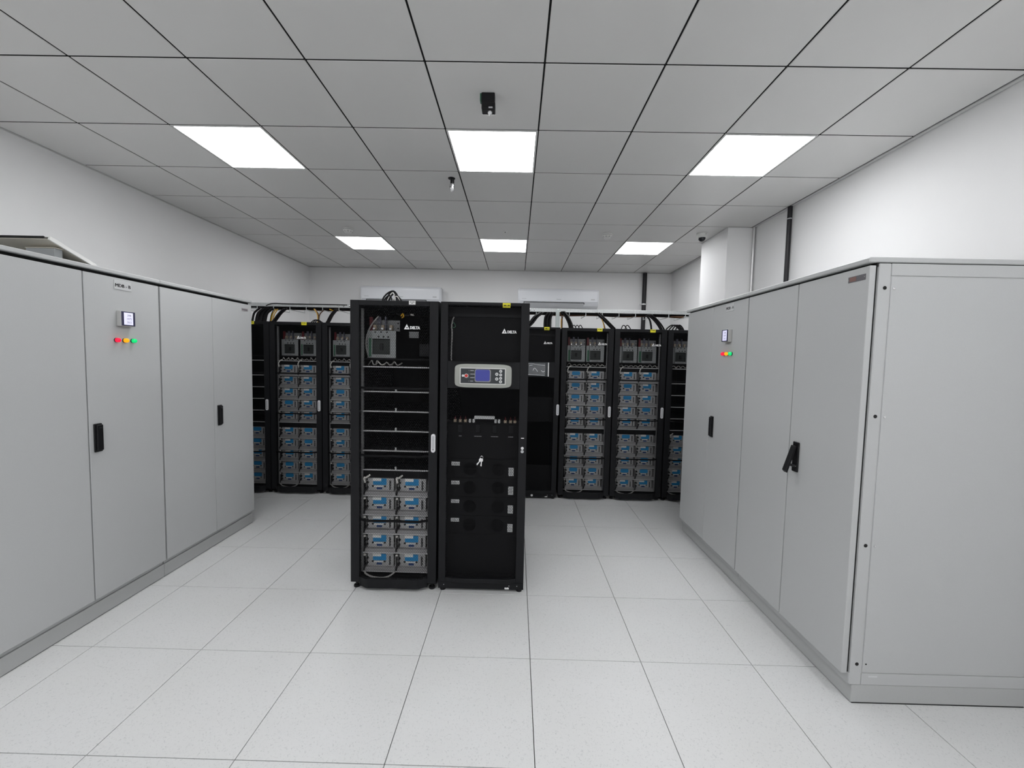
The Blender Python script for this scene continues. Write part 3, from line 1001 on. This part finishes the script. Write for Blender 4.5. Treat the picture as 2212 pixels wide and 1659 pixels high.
sticker(dB, 0.440, RH - 0.020, -0.001, 0.052, 0.030, 'sticker_yellow', [(0.10, 0.48, 0.5), (0.60, 0.90, 0.5)], 0.0055)
part('lock_slot', MB().box(0.556, 0.576, -0.0015, 0.0, 1.084, 1.090), 'logo_white', dB)
part('lock_barrel', MB().lathe((0.566, 0, 1.018), (0, -1, 0), [(0.010, 0), (0.010, 0.003), (0.006, 0.006)], 16), 'logo_white', dB, smooth=True)
part('lock_collar', MB().lathe((0.566, 0, 0.995), (0, -1, 0), [(0.011, 0), (0.010, 0.004), (0.006, 0.005)], 16), 'handle_grey', dB, smooth=True)
# inside: cable, terminal row, switch row
part('inner_cable', MB().tube([(0.066, 0.050, 1.605), (0.067, 0.046, 1.70), (0.070, 0.046, 1.79), (0.066, 0.046, 1.84), (0.074, 0.050, 1.885), (0.080, 0.056, 1.90)], 0.005, 8), 'grey_cable', tB, smooth=True)
part('earth_wire', MB().tube([(0.072, 0.050, 1.87), (0.086, 0.046, 1.855), (0.092, 0.046, 1.84), (0.084, 0.046, 1.83), (0.072, 0.048, 1.832)], 0.003, 6), 'breaker_green', tB, smooth=True)
bus = part('bus_bar_cover', MB().box(0.230, 0.372, 0.040, 0.056, 1.205, 1.228), 'sticker_silver', tB, 0.003)
part('bus_ledge', MB().box(0.050, w if False else 0.545, 0.056, 0.30, 1.172, 1.178), 'rack_inner', tB)
for x in (0.096, 0.132, 0.168, 0.445, 0.482, 0.512):
    part('terminal', MB().box(x - 0.010, x + 0.010, 0.060, 0.080, 1.178, 1.198), 'copper_tan', tB, 0.002)
    part('terminal_bolt', MB().cyl((x, 0.070, 1.198), (x, 0.070, 1.222), 0.005, 8, 0.002), 'barrier_red', tB, smooth=True)
for x in (0.200, 0.226, 0.378, 0.402):
    part('clamp_block', MB().box(x - 0.008, x + 0.008, 0.052, 0.070, 1.178, 1.204), 'sticker_silver', tB, 0.002)
tx = MB()
for x, hw in ((0.132, 0.010), (0.255, 0.026), (0.372, 0.025), (0.485, 0.018)):
    part('switch_toggle', MB().box(x - 0.018, x + 0.018, 0.062, 0.070, 1.105, 1.165), 'rack_black', tB, 0.003)
    tx.box(x - hw, x + hw, 0.0696, 0.070, 1.078, 1.083)
part('switch_print', tx, 'ink_grey', tB)
part('key_hook', MB().cyl((0.291, 0.070, 0.962), (0.291, -0.020, 0.962), 0.004, 8), 'chrome', tB)

# keys hanging outside the mesh
t = thing('key_ring', 'pair of silver keys on a ring hanging on front cabinet mesh', 'keys', (BX + 0.291, YA - 0.014, 0.962))
ring = [(0.010 * math.sin(2 * PI * k / 16), -0.002, -0.010 + 0.010 * math.cos(2 * PI * k / 16)) for k in range(17)]
part('ring', MB().tube(ring, 0.0013, 6, smooth=1), 'chrome', t, smooth=True)


def key(ang):
    k = MB()
    k.rplate(0.0, -0.012, 0.020, 0.022, 0.006, -0.001, 0.001)
    k.box(-0.0035, 0.0035, -0.001, 0.001, -0.055, -0.022)
    k.box(-0.0060, -0.0035, -0.001, 0.001, -0.050, -0.044)
    return part('key', k, 'logo_white', t, loc=(0, -0.004, -0.016), rot=(0, ang, 0))


key(0.6)
key(0.05).location.y = 0.0

# four power modules low in the front UPS
pm = {}
pm['face'] = MB().box(0.045, 0.550, 0.0, 0.55, 0.001, 0.1335).mesh('module_case', 'rack_inner', 0.001)
fan = MB()
for k in range(5):
    r0, r1 = 0.006 + k * 0.0095, 0.010 + k * 0.0095
    fan.lathe((0, 0, 0), (0, -1, 0), [(r0, 0), (r0, 0.0012), (r1, 0.0012), (r1, 0)], 24)
fan.box(-0.048, 0.048, -0.0014, 0, -0.002, 0.002).box(-0.002, 0.002, -0.0014, 0, -0.048, 0.048)
pm['fan'] = fan.mesh('fan_grille', 'fan_dark')
pm['sl'] = MB().box(-0.029, 0.029, -0.001, 0, -0.013, 0.013).mesh('name_sticker', 'sticker_silver')
pm['sr'] = MB().box(-0.018, 0.018, -0.001, 0, -0.029, 0.029).mesh('serial_sticker', 'sticker_silver')
pt = MB()
for k in range(4):
    pt.box(-0.012, 0.012 - 0.005 * (k % 2), -0.0015, -0.001, 0.016 - k * 0.011, 0.020 - k * 0.011)
pm['pr'] = pt.mesh('sticker_print', 'ink_grey')
pm['tl'] = MB().box(-0.022, -0.017, -0.0015, -0.001, -0.005, 0.006).box(-0.013, 0.012, -0.0015, -0.001, -0.006, -0.001).box(-0.012, 0.004, -0.0015, -0.001, 0.002, 0.006).box(0.017, 0.021, -0.0015, -0.001, -0.006, 0.006).mesh('sticker_print', 'ink_grey')
for k, z in enumerate((0.786, 0.652, 0.518, 0.384)):
    t = thing('power_module', 'black power module with silver stickers in front cabinet, %s from top' % ORD[k], 'power module', (BX, YA + 0.062, z), 'power modules in front cabinet')
    link('module_case', pm['face'], t)
    link('fan_grille', pm['fan'], t, (0.205, 0, 0.066))
    link('fan_grille', pm['fan'], t, (0.405, 0, 0.066))
    s = link('name_sticker', pm['sl'], t, (0.104, 0, 0.100))
    link('sticker_print', pm['tl'], s)
    s = link('serial_sticker', pm['sr'], t, (0.493, 0, 0.050))
    link('sticker_print', pm['pr'], s)

# twin in the back row, control panel still wrapped in film
tC, dC = ups(-0.098, YRr - 0.02, 'back-row black cabinet with film-wrapped control screen', 'back row racks', False)
part('screen_box', MB().box(0.10, 0.476, -0.020, 0.0, 1.432, 1.598), 'display_dark', dC, 0.003)
part('screen_edge', MB().box(0.462, 0.474, -0.0225, -0.020, 1.436, 1.594), 'logo_white', dC, 0.002)
part('screen_glass', MB().box(0.12, 0.425, -0.0215, -0.020, 1.452, 1.580), 'display_dark', dC)
film = MB()
nx, nz = 14, 8
fv, ff = [], []
rf = random.Random(3)
for i in range(nx + 1):
    for j in range(nz + 1):
        fv.append((0.11 + 0.322 * i / nx, -0.0245 - 0.006 * rf.random(), 1.447 + 0.138 * j / nz))
for i in range(nx):
    for j in range(nz):
        a = i * (nz + 1) + j
        ff.append((a, a + nz + 1, a + nz + 2, a + 1))
film.add(fv, ff)
part('protective_film', film, 'film_clear', dC)
for pts in ([(0.20, 1.578), (0.275, 1.580), (0.33, 1.570), (0.428, 1.560)], [(0.22, 1.455), (0.30, 1.452), (0.428, 1.447)], [(0.245, 1.553), (0.262, 1.560), (0.285, 1.562)],
            [(0.385, 1.505), (0.405, 1.487), (0.425, 1.498)], [(0.29, 1.50), (0.31, 1.53), (0.345, 1.49)]):
    part('film_crease', MB().tube([(x, -0.032, z) for x, z in pts], 0.0016 if len(pts) > 3 else 0.0024, 5), 'film_crease', dC)
logo(dC, 0.455, 1.806, -0.016, 1.0)
sticker(dC, 0.440, RH - 0.018, -0.001, 0.060, 0.036, 'sticker_yellow', [(0.20, 0.60, 0.48), (0.74, 0.86, 0.48)], 0.009)
swing_handle(dC, RW - 0.008, 1.052, 0.0)
part('floor_bolt', MB().lathe((0.313, 0.002, 0.040), (0, -1, 0), [(0.014, 0), (0.012, 0.006), (0.006, 0.009)], 14), 'logo_white', tC, smooth=True)

# ------------------------------------------------------------------ cable tray over the back row
TY0, TY1, TZ0, TZ1 = 5.00, 5.36, 2.206, 2.248
t = thing('cable_tray', 'galvanised cable tray running across the room above the back racks', 'cable tray', (0, TY0, TZ0))
XE = COLX - 0.006
for a, b in ((XL + 0.01, -1.02), (-1.017, 0.962), (0.966, 1.400), (1.404, XE)):
    ch = MB().box(a, b, 0.0, 0.003, 0.0, TZ1 - TZ0).box(a, b, 0.003, 0.018, TZ1 - TZ0 - 0.003, TZ1 - TZ0).box(a, b, 0.003, 0.018, 0.0, 0.003)
    part('side_rail', ch, 'galvanised', t, 0.0008)
    part('side_rail', MB().box(a, b, TY1 - TY0, TY1 - TY0 + 0.003, 0.0, TZ1 - TZ0), 'galvanised', t)
rung = MB().cyl((0, 0.0, -0.034), (0, TY1 - TY0, -0.034), 0.005, 8).cyl((0, 0.004, -0.034), (0, 0.004, 0.004), 0.004, 6).cyl((0, TY1 - TY0 - 0.004, -0.034), (0, TY1 - TY0 - 0.004, 0.004), 0.004, 6).mesh('rung', 'galvanised', smooth=True)
k = XL + 0.12
while k < XE:
    link('rung', rung, t, (k, 0, 0))
    k += 0.20
for x in (0.157, 0.205, -2.17, -2.11, -2.04):
    part('splice_bolt', MB().lathe((x, 0.0, 0.022), (0, -1, 0), [(0.010, 0), (0.009, 0.004), (0.005, 0.007)], 12), 'chrome', t, smooth=True)
part('support_post', MB().box(0.468, 0.512, -0.006, 0.034, RH - TZ0, TZ1 - TZ0 - 0.004), 'strut_green', t, 0.002)
part('post_bolt', MB().cyl((0.490, -0.006, 0.028), (0.490, -0.010, 0.028), 0.006, 8), 'chrome', t)
part('support_post', MB().box(0.420, 0.438, 0.18, 0.22, RH - TZ0, 0.0), 'galvanised', t)


def bundle(name, label, strands, material, group='cables above the back racks', cat='cable'):
    """strands: list of (points, radius)"""
    mb = MB()
    for pts, r in strands:
        if 'inside' not in label and 'at top of' not in label:
            pts = [Vector((p[0], p[1], max(p[2], RH + 0.003 + r))) for p in pts]
        mb.tube(pts, r, 8, 5)
    o = part(name, mb, material, None, smooth=True)
    return tag(o, label, cat, group)


def P(px, py, Y):
    return at(px, py, Y)


def fan_strands(path, n, r, spread, Y, seed, taper=1.0):
    """n parallel strands along a path of pixels measured on the plane y = Y"""
    rr = random.Random(seed)
    out = []
    base = [at(px, py, Y) for px, py in path]
    for k in range(n):
        off = (k - (n - 1) / 2) * spread
        dy = (rr.random() - 0.5) * 0.05
        pts = []
        for i, p in enumerate(base):
            s = 1.0 if i < len(base) - 1 else taper
            pts.append(p + Vector((off * s, dy, 0)))
        out.append((pts, r))
    return out


# cables lying along in the tray
for k, (a, b, yy, zz, r, m, lab) in enumerate((
        (XL + 0.05, -0.9, 5.05, TZ0 - 0.010, 0.011, 'dark_cable', 'black cable lying in tray front, left half of the tray'),
        (XL + 0.05, -0.9, 5.09, TZ0 - 0.010, 0.013, 'dark_cable', 'thick black cable sagging under the left half of the tray'),
        (-0.85, 2.20, 5.05, TZ0 - 0.010, 0.013, 'dark_cable', 'thick black cable lying in tray front, right half of the tray'),
        (-0.85, 2.20, 5.09, TZ0 - 0.010, 0.011, 'dark_cable', 'black cable sagging under the right half of the tray'),
        (XL + 0.5, 1.9, 5.16, TZ0 - 0.009, 0.014, 'dark_cable', 'black cable running the length of the tray, middle of tray'),
        (XL + 0.3, 2.1, 5.24, TZ0 - 0.008, 0.016, 'brown_cable', 'brown cable running the length of the tray, back of tray'))):
    n = 14
    rr = random.Random(k)
    pts = [(a + (b - a) * i / n, yy + 0.010 * (rr.random() - 0.5), zz + 0.010 * (i % 2) + 0.004 * rr.random()) for i in range(n + 1)]
    bundle('tray_cable', lab, [(pts, r)], m)
bundle('tray_cable', 'black cable looping over the top edge of tray at far left',
       [([P(575, 660, 5.0), P(590, 655.5, 4.995), P(620, 656.5, 4.995), P(690, 657.5, 4.995), P(750, 659, 5.0)], 0.006)], 'dark_cable')

# drops to the racks (measured on planes a little behind the rack fronts)
YD = 4.98
YX = 4.93
bundle('cable_bundle', 'wide fan of black cables dropping into leftmost back rack', fan_strands([(578, 666), (566, 676), (562, 690), (562, 704)], 9, 0.012, 0.020, YD, 1, 1.0), 'dark_cable')
bundle('cable_bundle', 'thin black cable pair beside the wide fan at leftmost rack', fan_strands([(590, 668), (585, 680), (582, 698)], 2, 0.005, 0.016, YD, 2), 'dark_cable')
bundle('cable_bundle', 'yellow and brown cable pair dropping left of second back rack', fan_strands([(598, 668), (591, 680), (588, 694), (588, 702)], 2, 0.006, 0.014, YX + 0.08, 3), 'yellow_cable')
bundle('cable_bundle', 'black cable bundle slanting from tray into second back rack', fan_strands([(618, 667), (606, 678), (594, 694), (588, 704)], 4, 0.009, 0.013, YX, 4), 'dark_cable')
bundle('cable_bundle', 'yellow-striped cables joining in a Y above second back rack', [([P(680, 668, YX), P(687, 678, YX), P(688, 690, YX), P(687.5, 703, YX)], 0.008), ([P(699, 670, YX), P(691, 679, YX), P(689, 690, YX), P(688.5, 703, YX)], 0.006)], 'brown_cable')
bundle('cable_bundle', 'thin yellow wire in the Y of cables above second back rack', [([P(678, 667, YX - 0.02), P(685, 678, YX - 0.02), P(686.5, 690, YX - 0.02), P(686, 703, YX - 0.02)], 0.0045)], 'yellow_cable')
bundle('cable_bundle', 'short yellow wire showing in the tray near foremost rack', [([P(712, 668, 5.01), P(720, 671, 4.99), P(727, 669, 5.01)], 0.006)], 'yellow_cable')
bundle('cable_bundle', 'low hump of black cables on top of second back rack', [([P(672 + 4 * k, 702, YX - 0.05), P(676 + 4 * k, 693, YX - 0.05), P(682 + 3 * k, 691, YX - 0.05), P(690 + 2 * k, 695, YX - 0.05), P(696 + k, 704, YX - 0.05)], 0.0055) for k in range(3)], 'dark_cable')
bundle('cable_bundle', 'black cable bundle slanting from tray into third back rack', fan_strands([(727, 668), (717, 680), (710, 693), (707, 706)], 4, 0.009, 0.015, YX, 6), 'dark_cable')
bundle('cable_bundle', 'black cable bundle sweeping down beside foremost racks, right of them', fan_strands([(1172, 675), (1158, 684), (1147, 698), (1138, 716)], 4, 0.009, 0.016, YX, 7), 'dark_cable')
bundle('cable_bundle', 'thick black cable bundle dropping into wrapped-screen cabinet', fan_strands([(1192, 675), (1184, 684), (1182, 698), (1182, 712)], 5, 0.011, 0.017, YD, 8), 'dark_cable')
bundle('cable_bundle', 'yellow and brown cables dropping beside the tray support post', [([P(1209, 675, YX), P(1213, 684, YX), P(1213.5, 696, YX), P(1213, 712, YX)], 0.005), ([P(1220, 676, YX), P(1215, 686, YX), P(1214.5, 696, YX), P(1214, 712, YX)], 0.006)], 'brown_cable')
bundle('cable_bundle', 'thin yellow wire dropping beside the tray support post', [([P(1212.5, 688, YX - 0.02), P(1212, 697, YX - 0.02), P(1212, 712, YX - 0.02)], 0.004)], 'yellow_cable')
bundle('cable_bundle', 'black cable bundle slanting into rack beside wrapped-screen cabinet', fan_strands([(1216, 673), (1224, 683), (1231, 697), (1234, 712)], 4, 0.009, 0.014, YX, 9), 'dark_cable')
bundle('cable_bundle', 'three small black cable humps on rack beside wrapped-screen cabinet', [([P(1236 + 7 * k, 712, YX - 0.06), P(1238 + 7 * k, 703.5, YX - 0.06), P(1241 + 7 * k, 703, YX - 0.06), P(1244 + 7 * k, 712, YX - 0.06)], 0.005) for k in range(3)], 'dark_cable')
bundle('cable_bundle', 'black cable bundle slanting between the two full right racks', fan_strands([(1290, 676), (1303, 688), (1315, 700), (1325, 714)], 4, 0.009, 0.012, YX, 10), 'dark_cable')
bundle('cable_bundle', 'brown cable dropping behind yellow label left of slanting bundle', [([P(1297, 682, YX), P(1301, 692, YX), P(1305, 702, YX), P(1307, 713, YX)], 0.006)], 'brown_cable')
bundle('cable_bundle', 'yellow wire dropping behind yellow label left of slanting bundle', [([P(1300, 690, YX - 0.02), P(1303.5, 700, YX - 0.02), P(1305, 713, YX - 0.02)], 0.004)], 'yellow_cable')
bundle('cable_bundle', 'two small black cable humps left on second full right rack', [([P(1342 + 8 * k, 714, YX - 0.06), P(1345 + 8 * k, 704, YX - 0.06), P(1349 + 8 * k, 703.5, YX - 0.06), P(1354 + 8 * k, 714, YX - 0.06)], 0.0055) for k in range(2)], 'dark_cable')
bundle('cable_bundle', 'thin black cable pair dropping right of the black wall pipe', fan_strands([(1396, 682), (1403, 690), (1406, 702), (1407, 716)], 2, 0.006, 0.012, YX, 11), 'dark_cable')
bundle('cable_bundle', 'black cable bundle slanting toward rightmost back rack', fan_strands([(1402, 680), (1414, 690), (1424, 702), (1430, 718)], 4, 0.009, 0.013, YX, 12), 'dark_cable')
bundle('cable_bundle', 'large looped hump of black cables on rightmost back rack', [([P(1438 + 7 * k, 718, YX - 0.05), P(1445 + 6 * k, 706, YX - 0.05), P(1452 + 5 * k, 702.5, YX - 0.05), P(1460 + 4 * k, 705, YX - 0.05), P(1468 + 3 * k, 716, YX - 0.05)], 0.0075) for k in range(4)], 'dark_cable')
bundle('cable_bundle', 'tangle of dark looped cables standing on the foremost rack', [
    ([P(826, 656, 3.0), P(828, 644, 3.0), P(838, 633, 3.0), P(850, 629, 3.0), P(858, 638, 3.0), P(862, 656, 3.0)], 0.006),
    ([P(832, 656, 3.02), P(838, 640, 3.02), P(846, 630, 3.02), P(855, 636, 3.02), P(866, 648, 3.02), P(868, 656, 3.02)], 0.006),
    ([P(838, 656, 2.98), P(842, 645, 2.98), P(850, 635, 2.98), P(857, 645, 2.98), P(858, 656, 2.98)], 0.006),
    ([P(829, 656, 2.96), P(832, 645, 2.96), P(841, 638, 2.96), P(846, 645, 2.96), P(848, 656, 2.96)], 0.005)], 'dark_cable', 'cables on the front racks')
bundle('cable_bundle', 'pale grey wire loop within tangle on the foremost rack', [
    ([P(835, 656, 2.97), P(840, 642, 2.97), P(848, 632, 2.97), P(852, 640, 2.97), P(853, 656, 2.97)], 0.0035),
    ([P(845, 656, 2.95), P(850, 646, 2.95), P(857, 640, 2.95), P(863, 648, 2.95)], 0.003)], 'white_cable', 'cables on the front racks')
# inside the foremost rack: dangling lead with taped end, grey control cable down the left
bundle('control_cable', 'grey control cable curving down left inside foremost rack', [([P(818, 683, 2.87), P(806, 697, 2.87), P(796, 715, 2.87), P(791, 735, 2.87), P(792, 755, 2.87), P(798, 772, 2.87)], 0.005)], 'grey_cable', 'cables on the front racks')
bundle('control_cable', 'dark lead with loose end at top of foremost rack', [([P(858, 678, 2.87), P(868, 680, 2.86), P(878, 681, 2.86), P(886, 680, 2.86)], 0.006)], 'dark_cable', 'cables on the front racks')
bundle('control_cable', 'yellow tape knot on lead at top of foremost rack', [([P(866, 683, 2.855), P(870, 678, 2.85), P(872, 683, 2.852), P(868, 687, 2.853)], 0.0045)], 'yellow_cable', 'cables on the front racks')
bundle('control_cable', 'white crimp ends of lead at top of foremost rack', [([P(887, 679.5, 2.86), P(891, 680, 2.86), P(894, 680.5, 2.86)], 0.006)], 'white_cable', 'cables on the front racks')

# ------------------------------------------------------------------ air conditioners on the back wall
ACW, ACH, ACD = 1.30, 0.290, 0.215


def air_con(x0, ztop, label):
    t = thing('air_conditioner', label, 'air conditioner', (x0 + ACW / 2, YB, ztop - ACH), 'air conditioners on the back wall')
    prof = [(0, 0.03), (-0.06, 0.0), (-0.17, 0.025), (-0.205, 0.075), (-ACD, 0.14), (-ACD + 0.004, ACH - 0.03), (-ACD + 0.030, ACH), (0, ACH)]
    part('body', MB().prism([(-ACW / 2, y, z) for y, z in prof], (ACW, 0, 0)), 'ac_white', t, 0.005, smooth=True, seg=2)
    part('front_panel', MB().prism([(-ACW / 2 + 0.02, y - 0.004, z) for y, z in ((-ACD + 0.004, 0.085), (-ACD - 0.001, 0.14), (-ACD + 0.002, ACH - 0.034), (-ACD + 0.012, ACH - 0.034), (-ACD + 0.012, 0.085))], (ACW - 0.04, 0, 0)), 'ac_white', t, 0.003, smooth=True)
    part('outlet_louvre', MB().prism([(-ACW / 2 + 0.10, y, z) for y, z in ((-0.184, 0.022), (-0.212, 0.066), (-0.206, 0.070), (-0.178, 0.026))], (ACW - 0.34, 0, 0)), 'ac_grey', t, 0.001)
    part('outlet_slot', MB().prism([(-ACW / 2 + 0.09, y, z) for y, z in ((-0.200, 0.050), (-0.2125, 0.076), (-0.205, 0.080), (-0.19, 0.055))], (ACW - 0.32, 0, 0)), 'gap_and_hole_black', t)
    part('top_grille', MB().box(-ACW / 2 + 0.03, ACW / 2 - 0.06, -ACD + 0.035, -0.02, ACH - 0.002, ACH + 0.003), 'ac_grey', t)
    tx = MB().box(-ACW / 2 + 0.06, -ACW / 2 + 0.135, -ACD - 0.0062, -ACD - 0.005, 0.122, 0.130).box(-0.030, 0.045, -ACD - 0.0062, -ACD - 0.005, 0.118, 0.129)
    part('front_print', tx, 'ac_grey', t)
    part('emblem', MB().rplate(ACW / 2 - 0.095, 0.128, 0.065, 0.022, 0.010, -ACD - 0.0065, -ACD - 0.004), 'ac_grey', t)


air_con(-2.545, 2.764, 'white split air conditioner on back wall behind the foremost rack')
air_con(0.008, 2.772, 'white split air conditioner on back wall above the right cable tray')

# ------------------------------------------------------------------ pipes
t = thing('drain_pipe', 'black pipe running down the back wall behind the cable tray', 'pipe', (2.085, YB - 0.045, 0))
part('pipe_run', MB().cyl((0, 0, 0.0), (0, 0, CZ - 0.012), 0.034, 20), 'pipe_black', t, smooth=True)
part('pipe_clip', MB().lathe((0, 0, 2.565), (0, 0, 1), [(0.036, 0), (0.039, 0.004), (0.039, 0.018), (0.036, 0.022)], 20).box(-0.055, 0.055, 0.012, 0.045, 2.570, 2.584), 'conduit_silver', t)
t = thing('drain_pipe', 'black pipe on right wall behind the right grey cabinets', 'pipe', (XR - 0.034, 3.915, 0))
part('pipe_run', MB().cyl((0, 0, 2.0), (0, 0, CZ - 0.005), 0.0205, 20), 'pipe_black', t, smooth=True)
part('pipe_run', MB().cyl((0, 0, 0.0), (0, 0, 2.0), 0.0205, 20), 'pipe_black', t, smooth=True)
part('pipe_clip', MB().lathe((0, 0, 2.975), (0, 0, 1), [(0.021, 0), (0.0225, 0.002), (0.0225, 0.007), (0.021, 0.009)], 20), 'handle_grey', t)
t = thing('conduit', 'thin silver conduit in the corner between column and right wall', 'pipe', (XR - 0.022, COLY0 - 0.018, 0))
part('conduit_run', MB().cyl((0, 0, 0.0), (0, 0, CZ - 0.005), 0.0135, 16), 'conduit_silver', t, smooth=True)

# ------------------------------------------------------------------ ceiling fittings
t = thing('ceiling_sensor_box', 'black box with crystal sensor tip hanging from near ceiling tile', 'sensor', (-0.188, 2.385, CZ))
part('housing', MB().box(-0.037, 0.037, -0.026, 0.026, -0.052, 0.0), 'black_plastic', t, 0.003)
part('lower_block', MB().box(-0.036, 0.040, -0.030, 0.030, -0.092, -0.050), 'black_plastic', t, 0.006, seg=2)
part('side_clip', MB().box(-0.046, -0.037, -0.018, 0.018, -0.040, 0.0), 'breaker_green', t, 0.002)
part('reflector_tip', MB().lathe((0.010, 0.0, -0.090), (0, 0, -1), [(0.015, 0), (0.013, 0.008), (0.008, 0.016), (0.003, 0.022)], 10), 'chrome', t)
part('status_plate', MB().box(0.004, 0.026, -0.0312, -0.030, -0.088, -0.080), 'handle_grey', t)

t = thing('sprinkler_head', 'silver sprinkler head on short black pipe in ceiling', 'sprinkler', (-0.558, 3.455, CZ))
part('escutcheon', MB().lathe((-0.006, 0, 0), (0, 0, -1), [(0.030, 0), (0.028, 0.004), (0.018, 0.008)], 20), 'black_plastic', t, smooth=True)
part('drop_pipe', MB().cyl((0, 0, 0), (0, 0, -0.048), 0.016, 16), 'black_plastic', t, smooth=True)
part('nozzle', MB().lathe((0, 0, -0.048), (0, 0, -1), [(0.021, 0), (0.022, 0.012), (0.019, 0.034), (0.015, 0.052), (0.010, 0.058)], 10), 'chrome', t, smooth=True)
for k in range(4):
    a = k * PI / 2 - 0.9
    part('nozzle_hole', MB().cyl((0.0185 * math.cos(a), 0.0185 * math.sin(a), -0.074), (0.0215 * math.cos(a), 0.0215 * math.sin(a), -0.074), 0.004, 8), 'gap_and_hole_black', t)


def detector(x, y, label):
    t = thing('smoke_detector', label, 'smoke detector', (x, y, CZ), 'smoke detectors')
    part('base', MB().lathe((0, 0, 0), (0, 0, -1), [(0.058, 0), (0.060, 0.004), (0.058, 0.012)], 28), 'detector_white', t, smooth=True)
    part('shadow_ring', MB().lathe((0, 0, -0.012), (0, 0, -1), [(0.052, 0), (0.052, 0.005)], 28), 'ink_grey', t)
    part('body', MB().lathe((0, 0, -0.017), (0, 0, -1), [(0.056, 0), (0.054, 0.012), (0.040, 0.030), (0.030, 0.036), (0.012, 0.038)], 28), 'detector_white', t, smooth=True)
    for k in range(8):
        a = k * PI / 4
        c, s = math.cos(a), math.sin(a)
        m = MB()
        for d0, r0, d1, r1 in ((0.0315, 0.0530, 0.0365, 0.0491), (0.0405, 0.0460, 0.0450, 0.0424)):
            p = [(r * math.cos(a + q), r * math.sin(a + q), -d) for d, r, q in ((d0, r0, -0.33), (d0, r0, 0.33), (d1, r1, 0.33), (d1, r1, -0.33))]
            m.prism(p, (-0.002 * c, -0.002 * s, 0.002))
        part('slot', m, 'gap_and_hole_black', t)


detector(-1.985, 4.825, 'white smoke detector beside far left ceiling light')
detector(1.022, 4.855, 'white smoke detector beside far right ceiling light')

t = thing('dome_camera', 'white dome security camera on ceiling beside the wall column', 'camera', (2.085, 4.78, CZ))
part('mount', MB().lathe((0, 0, 0), (0, 0, -1), [(0.058, 0), (0.058, 0.006), (0.054, 0.030), (0.046, 0.042)], 28), 'detector_white', t, smooth=True)
part('dome', MB().lathe((0, 0, -0.042), (0, 0, -1), [(0.040, 0), (0.040, 0.010), (0.035, 0.026), (0.022, 0.040), (0.006, 0.046)], 28), 'dome_smoke', t, smooth=True)
part('collar', MB().lathe((0, 0, -0.040), (0, 0, -1), [(0.046, 0), (0.046, 0.006), (0.040, 0.008)], 28), 'detector_white', t, smooth=True)
part('mount_screw', MB().cyl((0.02, -0.052, -0.016), (0.02, -0.056, -0.016), 0.004, 8), 'ink_grey', t)

t = thing('ceiling_rosette', 'tiny white rosette on ceiling before far middle light', 'ceiling fitting', (-0.160, 4.825, CZ))
part('plate', MB().lathe((0, 0, 0), (0, 0, -1), [(0.030, 0), (0.028, 0.004), (0.012, 0.006)], 20), 'detector_white', t, smooth=True)
part('pin', MB().cyl((0, 0, -0.006), (0, 0, -0.014), 0.006, 10), 'ink_grey', t)
